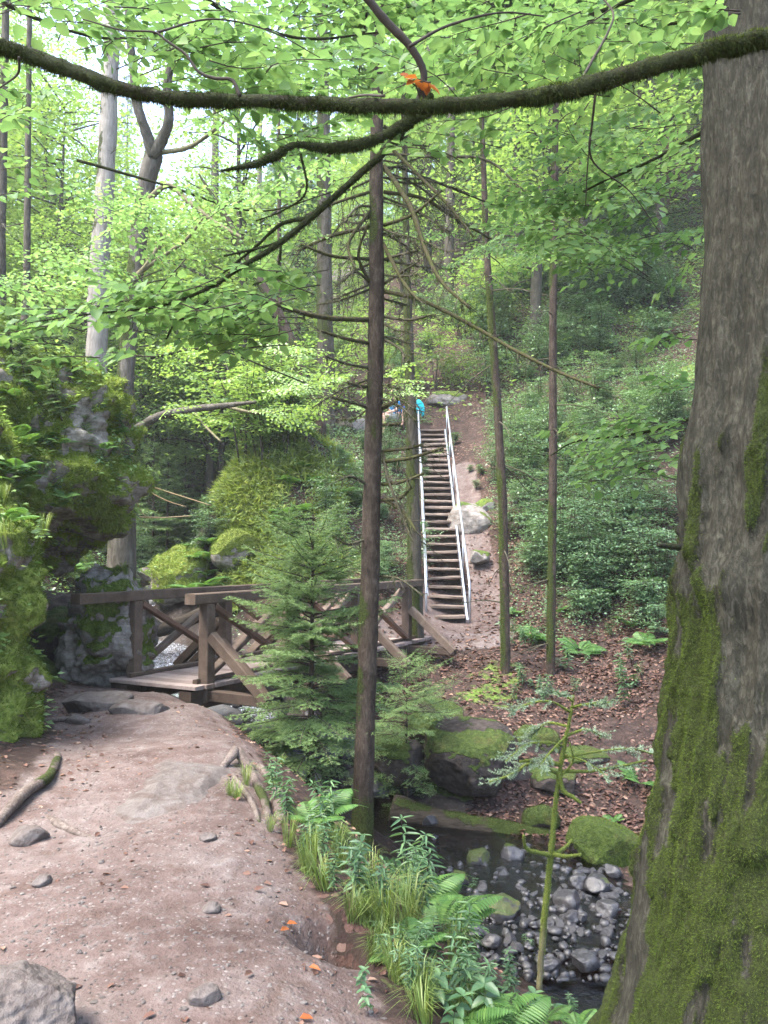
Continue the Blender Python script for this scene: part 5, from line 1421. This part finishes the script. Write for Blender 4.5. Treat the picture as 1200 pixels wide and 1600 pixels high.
PB = []
for k in range(3):
    a, c = far_beech(60 + k, [13, 15, 11][k], [85, 95, 70][k]); PB.append(proto('beech_tree', [('trunk', a), ('crown', c)], ['bark_far', 'beech_far']))
PSx = []
for k in range(2):
    a, c = far_spruce(70 + k, [22, 17][k], .34, [.38, .2][k]); PSx.append(proto('spruce_tree', [('trunk', a), ('crown', c)], ['bark_far', 'needle']))


def shrub(seed, H=1.7, nst=6, ls=.085, lay=9, per=34):
    r = np.random.default_rng(seed); st_, lf = MB(), MB(); B, D, N = [], [], []
    for k in range(nst):
        az = r.random() * 2 * pi; top = np.array([cos(az) * H * .4 * r.random(), sin(az) * H * .4 * r.random(), H * r.uniform(.6, 1.05)])
        p = catmull([np.array([0, 0, -.2]) + r.normal(0, .05, 3) * [1, 1, 0], top * [.4, .4, .5], top], 8); V, Fs = tube(p, [.014, .004], 5); st_.add(V, Fs)
        for j in range(lay):
            u = r.uniform(.3, 1); q = np.array([np.interp(u, np.linspace(0, 1, 8), p[:, c]) for c in range(3)]); a = r.random() * 2 * pi; L = H * r.uniform(.15, .42); d = np.array([cos(a), sin(a), r.normal(.05, .12)])
            V, Fs = tube(np.array([q, q + d * L]), [.005, .002], 4); st_.add(V, Fs)
            n = int(per * r.uniform(.6, 1.2)); v = r.random(n); c = q + d * (L * v)[:, None] + r.normal(0, 1, (n, 3)) * [L * .22, L * .22, .025]
            B.append(c); a2 = r.random(n) * 2 * pi; D.append(d + np.stack([np.cos(a2), np.sin(a2), np.full(n, -.15)], -1) * .9); N.append(np.array([0, 0, 1]) + r.normal(0, .32, (n, 3)))
    B, D, N = map(np.vstack, (B, D, N)); sz = ls * r.uniform(.6, 1.3, len(B)); leaves(lf, B, unit(D), unit(N), sz, sz * .58, r, lod=0)
    return st_, lf


PSH = [proto('shrub', list(zip(('stem', 'leaves'), shrub(80 + k, [1.7, 1.2, 2.3][k], [6, 5, 7][k]))), ['twig', 'shrub']) for k in range(3)]
PSL = [proto('shrub', list(zip(('stem', 'leaves'), shrub(90 + k, [1.6, 2.2][k], 6))), ['twig', 'beech_far']) for k in range(2)]


def fern(seed, L=.6, nf=9):
    r = np.random.default_rng(seed); fr = MB()
    for k in range(nf):
        az = 2 * pi * k / nf + r.normal(0, .25); l = L * r.uniform(.7, 1.1); d = np.array([cos(az), sin(az), 0]); t = np.linspace(0, 1, 9); el = r.uniform(.7, 1.15)
        pts = d * (l * (t * .9))[:, None] + np.array([0, 0, 1]) * (l * (el * t - .75 * el * t ** 2))[:, None]; V, Fs = tube(pts, [.004, .001], 4); fr.add(V, Fs, var=.6)
        n = 22; u = np.linspace(.16, .98, n); q = np.stack([np.interp(u, t, pts[:, c]) for c in range(3)], -1); T = unit(np.gradient(q, axis=0)); s = np.cross([0, 0, 1], d); s = unit(s + np.zeros(3))
        pl = l * .26 * np.sin(np.clip(u * 1.08 + .12, 0, 1) * pi) ** .8 * np.where(u < .3, .8, 1) + .01
        for sg in (-1, 1):
            D = unit(T * .35 + s * sg + np.array([0, 0, -.12])); N = np.cross(T, D) * sg * -1
            N = np.where((N[:, 2] < 0)[:, None], -N, N); leaves(fr, q, D, N, pl, np.full(n, l * .042), r, lod=1, curl=.15)
    return fr


PF = [proto('fern', [('frond', fern(100 + k, [.55, .8][k], [8, 11][k]))], ['fern']) for k in range(2)]


def herb(seed, H=.5, ls=.11, nw=7, per=4, wid=.24, lean=.1):
    r = np.random.default_rng(seed); st_, lf = MB(), MB()
    for k in range(r.integers(1, 4)):
        top = np.array([r.normal(0, lean), r.normal(0, lean), H * r.uniform(.7, 1.1)]); p = catmull([r.normal(0, .04, 3) * [1, 1, 0] + [0, 0, -.05], top * [.3, .3, .5], top], 8); V, Fs = tube(p, [.004, .0016], 5); st_.add(V, Fs)
        for j in range(nw):
            u = .25 + .75 * (j + 1) / nw; q = np.array([np.interp(u, np.linspace(0, 1, 8), p[:, c]) for c in range(3)]); a = np.arange(per) * 2 * pi / per + r.random() * 6; D = np.stack([np.cos(a), np.sin(a), r.uniform(-.25, .45, per)], -1)
            sz = ls * r.uniform(.7, 1.2, per) * (1.1 - .5 * abs(u - .6)); leaves(lf, np.tile(q, (per, 1)), D, np.tile([0, 0, 1.0], (per, 1)) + r.normal(0, .2, (per, 3)), sz, sz * wid, r, curl=.3)
    return st_, lf


PH = [proto('herb', list(zip(('stem', 'leaves'), herb(110 + k, [.5, .65, .35][k], [.11, .13, .09][k], [8, 7, 5][k], [5, 4, 4][k], [.2, .26, .45][k]))), ['twig', 'herb']) for k in range(3)]
PBL = proto('broadleaf_herb', list(zip(('stem', 'leaves'), herb(120, .35, .15, 3, 4, .52))), ['twig', 'herb'])


def tuft(seed, n=90, L=.32):
    r = np.random.default_rng(seed); g = MB(); az = r.random(n) * 2 * pi; o = np.stack([np.cos(az), np.sin(az), az * 0], -1); l = (L * r.uniform(.5, 1.2, n))[:, None]; b0 = o * r.uniform(0, .06, n)[:, None]
    e = r.uniform(.2, .8, n)[:, None]; s = np.stack([-np.sin(az), np.cos(az), az * 0], -1) * .0028
    m = b0 + o * l * .25 * e + [0, 0, 1] * l * .62; t = b0 + o * l * (.85 * e) + [0, 0, 1] * l * (1 - .75 * e)
    V = np.stack([b0 - s, b0 + s, m + s, m - s, t], 1).reshape(-1, 3); i = np.arange(n)[:, None] * 5
    g.add(V, [i + np.array([[0, 1, 2, 3]]), i + np.array([[3, 2, 4]])], var=np.repeat(r.random(n), 5)); return g


PG = [proto('grass_tuft', [('blade', tuft(130 + k, [90, 60][k], [.32, .45][k]))], ['grass']) for k in range(2)]


def sapling(seed, H=1.1):
    return young_spruce(H, .02, seed, .1, .5, dens=130, nl=.03, nw=.011, nper=5, gap=.12)


PSP = []
for k in range(2):
    a, w, n = sapling(140 + k, [1.1, 1.5][k]); PSP.append(proto('spruce_sapling', [('trunk', a), ('branch', w), ('needle', n)], ['bark_spruce', 'twig', 'needle_young']))

index_children()
ALLP = PB + PSx + PSH + PSL + PF + PH + [PBL] + PG + PSP
virgin = set(o.name for o in ALLP)


def put(pr, loc, label, cat, group=None, sc=1.0, rz=None, tilt=0.0, r=rng):
    if pr.name in virgin: virgin.discard(pr.name); o = pr
    else: o = copy_tree(pr)
    o.location = tuple(float(v) for v in loc); o.scale = (sc, sc, sc * r.uniform(.92, 1.1))
    o.rotation_euler = (r.normal(0, tilt) if tilt else 0, r.normal(0, tilt) if tilt else 0, r.random() * 2 * pi if rz is None else rz)
    tag(o, label, cat, group)
    return o


# unseen crown added to the huge tree to shade trunk, stream and path
r = np.random.default_rng(55); b, tw = MB(), MB()
for k in range(66):
    az = r.random() * 2 * pi; rad = 5.2 * sqrt(r.random()); c = np.array([-.3 + rad * cos(az), 2.3 + rad * sin(az) * .78, r.uniform(7.2, 10.5)])
    V, Fs = tube(catmull([(1.8, 2.8, 4.6 + r.random() * 2), (c + np.array([1.8, 2.8, 6])) / 2 + [0, 0, .4], c], 8), [.05, .012], 5, .2, k); tw.add(V, Fs)
    n = 90; q_ = c + r.normal(0, 1, (n, 3)) * [.75, .75, .2]; a = r.random(n) * 2 * pi
    leaves(b, q_, np.stack([np.cos(a), np.sin(a), r.normal(-.1, .2, n)], -1), unit(np.array([0, 0, 1]) + r.normal(0, .35, (n, 3))), .13 * r.uniform(.7, 1.2, n), .09, r, lod=0)
b.build('crown', M['beech'], bt, loc=bo).location = (0, 0, 0); tw.build('bough', M['bark_big'], bt, loc=bo).location = (0, 0, 0)

# the wood on the slopes: scattered trees
r = np.random.default_rng(77)
pl = []
def clear(x, y, dmin):
    return all((x - a) ** 2 + (y - c) ** 2 > dmin ** 2 for a, c in pl)
def wood(n, xr, yr, dmin, fn, maxtry=4000):
    k = 0
    for _ in range(maxtry):
        if k >= n: break
        y = r.uniform(*yr); x = r.uniform(*xr) * y
        if not clear(x, y, dmin): continue
        if polydist(np.array([x]), np.array([y]), STREAM)[0] < 2 and y < 26: continue
        if polydist(np.array([x]), np.array([y]), np.array([STAIR0[:2], STAIR1[:2], [1.7, 30]]))[0] < 3.2: continue
        if y < 30 and -.11 < x / y < .11: continue
        pl.append((x, y)); fn(ground_pt(x, y)); k += 1
GB, GS = 'beeches in the far wood', 'spruces in the far wood'
def lab(p, kind):
    u = 600 + F * p[0] / p[1]
    side = 'on the left beyond the crag' if u < 330 else ('behind the stair head' if u < 780 else 'high on the right slope')
    return {'b': 'light green beech in the hazy wood ', 's': 'tall dim spruce in the hazy wood '}[kind] + side, side
def fb(p):
    l, s_ = lab(p, 'b'); put(PB[r.integers(3)], p, l, 'tree', GB + ' ' + s_, r.uniform(.75, 1.2), r=r)
def fs(p):
    l, s_ = lab(p, 's'); put(PSx[r.integers(2)], p, l, 'tree', GS + ' ' + s_, r.uniform(.7, 1.1), r=r)
wood(20, (-.56, -.16), (26, 46), 2.8, fb); wood(4, (-.5, -.1), (28, 48), 4, fs)
wood(15, (-.18, .2), (31, 60), 3.5, fb); wood(6, (-.2, .25), (32, 60), 4, fs)
wood(11, (.16, .6), (27, 50), 3.6, fb); wood(15, (.15, .5), (27, 55), 3, fs)
wood(12, (-.6, .6), (60, 95), 5, fb); wood(12, (-.6, .6), (55, 95), 5, fs)
for x, y in ((-6.3, 29), (-9, 31)): fb(ground_pt(x, y))

for px, py, Y, s_, lb in ((240, 765, 25, 2.6, 'pale hazy young spruce beside the mound in the gorge'), (262, 800, 27, 2.8, 'young spruce deeper in the gorge beyond the waterfall'), (290, 720, 30, 3.4, 'tallest young spruce at the back of the gorge'), (470, 680, 25, 2.0, 'young spruce behind the crest of the mound')):
    q_ = P(px, py, Y); put(PSP[1], ground_pt(q_[0], q_[1]), lb, 'tree', None, s_, r=r)
# shrubs on the slopes
def scatter_px(boxes, fn, seed):
    r = np.random.default_rng(seed)
    for (x0, x1, y0, y1, n) in boxes:
        px, py = r.uniform(x0, x1, n), r.uniform(y0, y1, n)
        for p in G(px, py): fn(p, r)
scatter_px([(800, 1060, 560, 700, 34), (790, 1050, 700, 850, 40), (820, 1040, 850, 960, 26), (880, 1040, 960, 1020, 5), (740, 830, 640, 780, 8)], lambda p, r: put(PSH[r.integers(3)], p, 'blue green leafy shrub on the steep slope right of the stairs', 'shrub', 'shrubs on the right slope', r.uniform(.45, .9), r=r), 1)
scatter_px([(700, 1060, 380, 560, 46)], lambda p, r: put(PSH[r.integers(3)], p, 'dim shrub high on the right slope beyond the thin trunks', 'shrub', 'shrubs high on the right slope', r.uniform(.8, 1.5), r=r), 2)
scatter_px([(490, 650, 690, 860, 20), (560, 660, 880, 930, 4)], lambda p, r: put(PSH[r.integers(3)], p, 'green shrub on the bank between the mound and the stairs', 'shrub', 'shrubs left of the stairs', r.uniform(.3, .6), r=r), 3)
scatter_px([(480, 780, 480, 625, 26)], lambda p, r: put((PSL + PSH)[r.integers(5)], p, 'shrub on the rising ground behind the stair head', 'shrub', 'shrubs behind the stair head', r.uniform(.6, 1.3), r=r), 4)
scatter_px([(200, 480, 560, 720, 22), (205, 300, 720, 880, 14)], lambda p, r: put((PSL + PSH)[r.integers(5)], p, 'fresh green shrub in the gorge between crag and mound', 'shrub', 'shrubs in the gorge', r.uniform(.5, 1.1), r=r), 5)
scatter_px([(0, 200, 350, 560, 26)], lambda p, r: put(PSL[r.integers(2)], p, 'light green shrub on the hillside above the left crag', 'shrub', 'shrubs above the crag', r.uniform(.7, 1.4), r=r), 6)
scatter_px([(690, 760, 730, 770, 3), (655, 665, 720, 900, 5), (700, 712, 650, 720, 3)], lambda p, r: put(PSH[1], p, 'small bush growing against the stair rails', 'shrub', 'bushes against the stairs', r.uniform(.22, .4), r=r), 7)
scatter_px([(215, 335, 800, 935, 26), (60, 130, 860, 900, 3)], lambda p, r: put(PF[r.integers(2)], p, 'dark fern on the steep wall of the gorge beyond the bridge', 'fern', 'ferns in the gorge', r.uniform(.8, 1.5), r=r), 8)
scatter_px([(205, 330, 790, 900, 18)], lambda p, r: put(PSH[r.integers(3)], p, 'low dark bush on the gorge wall beyond the bridge', 'shrub', 'low bushes in the gorge', r.uniform(.35, .7), r=r), 10)
scatter_px([(440, 530, 720, 880, 22)], lambda p, r: put((PF + PG)[r.integers(4)], p, 'green tuft on the brown right flank of the mound', 'plant', 'tufts on the right flank of the mound', r.uniform(.6, 1.2), r=r), 11)
scatter_px([(205, 480, 590, 730, 22)], lambda p, r: put(PSL[r.integers(2)], p, 'tall light green bush filling the back of the gorge', 'shrub', 'bushes at the back of the gorge', r.uniform(1.2, 2.2), r=r), 14)
# saplings, ferns and plants on the crag
def crag_hit(px, py):
    dg = bpy.context.evaluated_depsgraph_get(); d = ray(px, py)
    ok, loc, nor, idx, ob, mt = S.ray_cast(dg, Vector(EYE), Vector(unit(d)))
    return np.array(loc) if ok else None
bpy.context.view_layer.update()
HID = [o for o in bpy.data.objects if o.type == 'MESH' and o.name.split('.')[0] in ('leaves', 'twig', 'needle', 'blade', 'frond', 'moss', 'crown', 'branch', 'stem', 'limb', 'bough', 'trunk', 'dead_branch', 'handrail', 'post', 'cross_brace', 'strut')]
for o in HID: o.hide_viewport = True
bpy.context.view_layer.update()
r = np.random.default_rng(9)
def on_rock(pr, px, py, label, cat, group, sc, tilt=.15):
    h = crag_hit(px, py)
    if h is not None and h[1] < 16: put(pr, h, label, cat, group, sc, tilt=tilt, r=r)
rocks_jobs = []
for px, py, s_ in ((40, 600, .55), (95, 650, .4), (140, 700, .35), (110, 590, .5), (170, 735, .3), (20, 560, .7), (75, 560, .6)):
    rocks_jobs.append((PSP[r.integers(2)], px, py, 'spruce sapling growing on top of the mossy crag', 'sapling', 'saplings on the left crag', s_))
for px, py, s_ in ((20, 770, .8), (8, 820, .7), (60, 800, .5), (100, 780, .5), (28, 690, .8), (5, 745, .8)):
    rocks_jobs.append((PF[0], px, py, 'fern growing on the mossy rock at the left', 'fern', 'ferns on the left rocks', s_))
for k in range(26):
    rocks_jobs.append((PG[r.integers(2)], r.uniform(0, 200), r.uniform(700, 900), 'tuft of grass on the mossy crag', 'grass tuft', 'grass tufts on the left rocks', r.uniform(.4, .8)))
for k in range(16):
    rocks_jobs.append((PF[0], r.uniform(0, 190), r.uniform(560, 800), 'small fern among the moss of the crag', 'fern', 'small ferns on the crag', r.uniform(.35, .7)))
for k in range(45):
    rocks_jobs.append((PH[2], r.uniform(0, 200), r.uniform(560, 880), 'small leafy plant rooted in the mossy crag', 'plant', 'small plants on the left rocks', r.uniform(.5, 1.0)))
for k in range(40):
    rocks_jobs.append((PG[r.integers(2)], r.uniform(300, 440), r.uniform(700, 900), 'tuft of long grass hanging on the mound behind the bridge', 'grass tuft', 'grass tufts on the mound', r.uniform(.8, 1.5)))
for j in rocks_jobs: on_rock(*j)
for o in HID: o.hide_viewport = False

# plants on the bank beside the path
r = np.random.default_rng(33)
def bank(pr, px, py, label, cat, group=None, sc=1.0):
    put(pr, G(px, py)[0] - np.array([0, 0, .01]), label, cat, group, sc, tilt=.12, r=r)
bank(PF[1], 490, 1290, 'pale green fern beside the path left of the centre spruce', 'fern', None, .62)
for px, py, s_ in ((650, 1400, .6), (690, 1440, .6), (720, 1570, .4), (850, 1575, .42), (780, 1600, .42), (640, 1470, .4), (905, 1590, .4), (620, 1350, .5)):
    bank(PF[r.integers(2)], px, py + 20, 'bright fern on the steep bank between the path and the stream', 'fern', 'ferns on the stream bank', s_)
for px, py, s_ in ((520, 1310, .8), (640, 1400, 1.0), (655, 1440, .9)):
    bank(PH[0], px, py, 'tall narrow leaved plant at the bank in front of the centre spruce', 'plant', 'tall plants by the centre spruce', s_)
for k in range(48):
    py = r.uniform(1330, 1600); ex = np.interp(py, [1320, 1400, 1450, 1520, 1600], [440, 500, 560, 600, 665]); px = ex + abs(r.normal(0, 1)) * np.interp(py, [1320, 1600], [75, 150])
    bank(PH[r.integers(3)], px, py, 'leafy green plant among the growth on the bank edge', 'plant', 'plants on the bank edge', r.uniform(.26, .58))
for k in range(38):
    py = r.uniform(1310, 1600); ex = np.interp(py, [1310, 1400, 1450, 1520, 1600], [430, 495, 560, 590, 660]); px = ex + abs(r.normal(0, 1)) * 60
    bank(PG[r.integers(2)], px, py, 'grass tuft on the bank edge beside the path', 'grass tuft', 'grass tufts on the bank edge', r.uniform(.4, .85))
for px, py, s_ in ((690, 1590, 1.0), (760, 1610, 1.1), (820, 1600, .9), (560, 1545, .5), (575, 1590, .55), (700, 1620, 1.0), (880, 1610, .9)):
    bank(PBL, px, py, 'low plant with wide leaves at the near end of the bank', 'plant', 'wide leaved plants near the viewer', s_ * .5)
for px, py, s_ in ((350, 1105, .6), (385, 1125, .7), (398, 1140, .6), (410, 1160, .5), (375, 1110, .5), (420, 1230, .5), (430, 1260, .5), (445, 1290, .6)):
    bank(PH[r.integers(3)], px, py, 'small bright plant at the path edge below the bridge strut', 'plant', 'plants by the bridge', s_)
for k in range(9):
    bank(PG[r.integers(2)], r.uniform(340, 440), r.uniform(1095, 1300) , 'short grass at the path edge near the young spruce', 'grass tuft', 'grass near the young spruce', r.uniform(.25, .5))
for px, py, s_ in ((742, 1140, .7), (755, 1150, .6), (960, 1285, .5), (1000, 1225, .7), (700, 1160, .5), (830, 1000, .8), (905, 1020, .8), (985, 980, .9), (870, 960, .8), (930, 940, 1.0), (1010, 1010, .8), (800, 960, .7), (950, 870, 1.0), (850, 880, 1.0)):
    bank(PF[r.integers(2)], px, py, 'fern on the shaded slope across the stream', 'fern', 'ferns across the stream', s_)
for k in range(36):
    bank(PH[r.integers(3)], r.uniform(780, 1030), r.uniform(930, 1110), 'low plant on the brown slope across the stream', 'plant', 'low plants across the stream', r.uniform(.5, 1.0))
for pr in ALLP:      # every kind has been used at least once
    if pr.name in virgin:
        for ch in ALLCH.get(pr.name, []): bpy.data.objects.remove(ch, do_unlink=True)
        bpy.data.objects.remove(pr, do_unlink=True)

# ------------------------------------------------------------------ uncountable cover
def cover(name, label, n, box, ls, mat, seed, hmax=.5, dens=.25, ratio=.6, ymin=16, cond=None, freq=.5, sdist=1.5):
    r = np.random.default_rng(seed)
    y = np.sqrt(r.uniform(box[2] ** 2, box[3] ** 2, n * 2)); x = r.uniform(box[0], box[1], n * 2) * (y if box[4] else 1)
    k = (fbm(np.stack([x * freq, y * freq, x * 0], -1), 3, seed) > r.uniform(-.5, .5, n * 2) - dens) & (path_mask(x, y) < .2) & (polydist(x, y, STREAM) > sdist) & (polydist(x, y, np.array([STAIR0[:2], STAIR1[:2]])) > .65)
    if cond is not None: k &= cond(x, y)
    x, y = x[k][:n], y[k][:n]; n = len(x); z = hf(x, y) + hmax * r.random(n) ** 1.5; a = r.random(n) * 2 * pi
    D = np.stack([np.cos(a), np.sin(a), r.normal(-.05, .25, n)], -1); N = unit(np.array([0, -.15, 1]) + r.normal(0, .35, (n, 3))); sz = ls * r.uniform(.5, 1.4, n) * np.clip(y / 22, .75, 2.2)
    b = MB(); leaves(b, np.stack([x, y, z], -1), D, N, sz, sz * ratio, r, lod=0)
    return tag(b.build(name, M[mat]), label, 'plants', None, 'stuff')


cover('undergrowth', 'low leafy undergrowth covering the right hand slope', 60000, (.13, .62, 15.5, 34, True), .075, 'shrub', 3, .45, .25)
cover('undergrowth', 'low leafy undergrowth covering the far hillside', 90000, (-.55, .6, 26, 75, True), .12, 'beech_far', 4, 1.3, .35)
cover('undergrowth', 'light green undergrowth on the left hillside', 30000, (-.62, -.2, 12, 40, True), .085, 'beech_far', 5, .8, .3)
cover('undergrowth', 'green ground plants between the mound and the stairs', 14000, (-.12, .06, 16.5, 27, True), .07, 'shrub', 6, .3, .15)
cover('undergrowth', 'leafy plants growing on the gorge sides beyond the bridge', 24000, (-9.5, -2.2, 11.5, 30, False), .1, 'shrub', 7, .45, .35, freq=.9, sdist=.75)
# long grass of the mound
r = np.random.default_rng(12); n = 76000
x = r.uniform(-5.2, -.9, n); y = r.uniform(16.8, 22, n); k = (fbm(np.stack([x * 1.1, y * 1.1, x * 0], -1), 3, 6) + .7 * sstep(-1.6, -3.4, x) > r.uniform(-.2, .5, n)) & (polydist(x, y, STREAM) > 1.0)
x, y = x[k], y[k]; p = np.stack([x, y, hf(x, y)], -1); b = MB(); n = len(x); D = unit(r.normal(0, .45, (n, 3)) + [-.25, -.35, .35]); l = r.uniform(.14, .36, n); leaves(b, p, D, unit(r.normal(0, .5, (n, 3)) + [0, 0, 1]), l * .95, l * .09 + .012, r, lod=0, curl=.5)
tag(b.build('mound_grass', M['mound']), 'long yellow green grass and moss covering the mound', 'grass', None, 'stuff')
# fallen leaves
r = np.random.default_rng(15)
def litter(name, label, xs, ys, size, r):
    n = len(xs); p = np.stack([xs, ys, hf(xs, ys) + .004], -1); a = r.random(n) * 2 * pi; b = MB(); D = np.stack([np.cos(a), np.sin(a), r.normal(0, .18, n)], -1); sz = size * r.uniform(.5, 1.3, n)
    leaves(b, p, D, unit(np.array([0, 0, 1]) + r.normal(0, .3, (n, 3))), sz, sz * .6, r, lod=1, curl=.1, fold=.25); return tag(b.build(name, M['litter']), label, 'leaves', None, 'stuff')
n = 5200; x = r.uniform(-4.2, 1.0, n); y = r.uniform(1.5, 10, n); e = np.interp(y, EDGE_Y, EDGE_X); le = np.interp(y, LEFT_Y, LEFT_X)
k = r.random(n) < np.where(x > e - .3, .45, np.where(x < le + .5, .8, .11)) * (1 + 3 * (np.hypot(x + 3.5, y - 8.6) < .7)); x, y = x[k], y[k]
litter('fallen_leaves', 'small dead leaves scattered over the path and its edges', x, y, .045, r)
n = 34000; x = r.uniform(-.5, 6.5, n); y = 10.3 + 10 * r.random(n) ** 1.3; k = (r.random(n) > .75 * path_mask(x, y)) &  (polydist(x, y, STREAM) > 1.15) & (fbm(np.stack([x * .8, y * .8, x * 0], -1), 3, 3) > r.uniform(-.6, .3, n)); litter('fallen_leaves', 'brown beech leaf litter on the slope across the stream', x[k], y[k], .085, r)
# pebbles trodden into the path
D_, Fi = icosphere(1); n = 11000; x = r.uniform(-3, .6, n); y = 1.8 + 7.6 * r.random(n) ** 1.4; k = (path_mask(x, y) > .5) & (fbm(np.stack([x * 1.2, y * 1.2, x * 0], -1), 3, 9) > r.uniform(-.5, .5, n)); x, y = x[k], y[k]; n = len(x)
sz = .0045 + .011 * r.random(n) ** 3.0; V = D_[None] * sz[:, None, None] * r.uniform(.6, 1.25, (n, 1, 3)) * [1, 1, .6] * r.uniform(.85, 1.15, (n, len(D_), 1)) + np.stack([x, y, hf(x, y)], -1)[:, None]
tag(build('gravel', V.reshape(-1, 3), (Fi[None] + (np.arange(n) * len(D_))[:, None, None]).reshape(-1, 3), M['pebble'], at={'moss': np.zeros(n * len(D_))}, smooth=False), 'small pebbles trodden into the bare path', 'gravel', None, 'stuff')
for px, py, a, lb in ((438, 1457, .6, 'rusty orange leaf below the eroded hollow'), (448, 1446, .2, 'small orange leaf above the rusty one'), (483, 1514, -.3, 'bright orange leaf on the bare earth at the right'), (382, 1528, .9, 'pale tan leaf on the near path'), (468, 1594, .1, 'reddish leaf at the bottom edge of the path')):
    p = G(px, py)[0] + [0, 0, .008]; b = MB(); leaves(b, np.array([[0, 0, 0.]]), np.array([[cos(a), sin(a), .1]]), np.array([[.3, -.4, 1.]]), .048, .024, r, .35, .3); o = b.build('fallen_leaf', M['orange'] if 'orange' in lb or 'red' in lb else M['litter']); o.location = tuple(p); tag(o, lb, 'leaf')
# thin pale sticks leaning out over the stream beyond the crag
for pts, w, lb in ([(205, 750), (260, 768), (330, 790)], [2.5, 1.5], 'longest thin pale stick leaning from the crag over the stream'), ([(210, 755), (255, 780), (290, 792)], [2.5, 1.5], 'thin pale stick just under the longest one beyond the crag'), ([(218, 808), (250, 809), (300, 806)], [2.5, 1.5], 'level thin pale stick lowest beyond the crag'), ([(212, 780), (225, 805), (250, 808)], [2, 1.2], 'short bent pale stick touching the level one beyond the crag'):
    b = MB(); branch_px(b, pts, 12, w, 5, seed=3); tag(b.build('leaning_stick', M['straw']), lb, 'stick')

# ------------------------------------------------------------------ hazy air
b = MB(); bx(b, (0, 79, 58), 304, 184, 136); hz = b.build('haze', None, smooth=False); hm, ht, ho = nt('haze')
pv = ht.nodes.new('ShaderNodeVolumePrincipled'); pv.inputs['Color'].default_value = (.93, .97, 1, 1); pv.inputs['Density'].default_value = .0009; pv.inputs['Anisotropy'].default_value = .2
ht.links.new(pv.outputs[0], ho.inputs['Volume']); hz.data.materials.append(hm); tag(hz, 'thin pale haze in the wood', 'haze', None, 'stuff')

# ------------------------------------------------------------------ light
W = bpy.data.worlds.new('World'); S.world = W; W.use_nodes = True
t = W.node_tree; bg = t.nodes['Background']; sky = t.nodes.new('ShaderNodeTexSky'); sky.sky_type = 'NISHITA'; sky.sun_disc = False
SE, SA = radians(62), radians(-118)        # sun: high, ahead and to the left
sky.sun_elevation = SE; sky.sun_rotation = SA; sky.air_density = 1.0; sky.dust_density = 3.0; sky.ozone_density = 1.0
t.links.new(sky.outputs[0], bg.inputs[0]); bg.inputs[1].default_value = .15
sun = bpy.data.lights.new('sun', 'SUN'); so_ = bpy.data.objects.new('sun', sun); COL.objects.link(so_)
sun.energy = 1.5; sun.angle = radians(25); sun.color = (1, .95, .86)
dv = Vector((sin(SA) * cos(SE), cos(SA) * cos(SE), sin(SE))); so_.rotation_euler = dv.to_track_quat('Z', 'Y').to_euler(); so_.location = (0, 0, 60)
S.view_settings.view_transform = 'Standard'; S.view_settings.look = 'None'; S.view_settings.exposure = 3.15; S.view_settings.gamma = 1.0
S.render.engine = 'CYCLES'
S.cycles.use_denoising = True
S.cycles.max_bounces = 8; S.cycles.diffuse_bounces = 4; S.cycles.transmission_bounces = 4; S.cycles.transparent_max_bounces = 6; S.cycles.glossy_bounces = 3
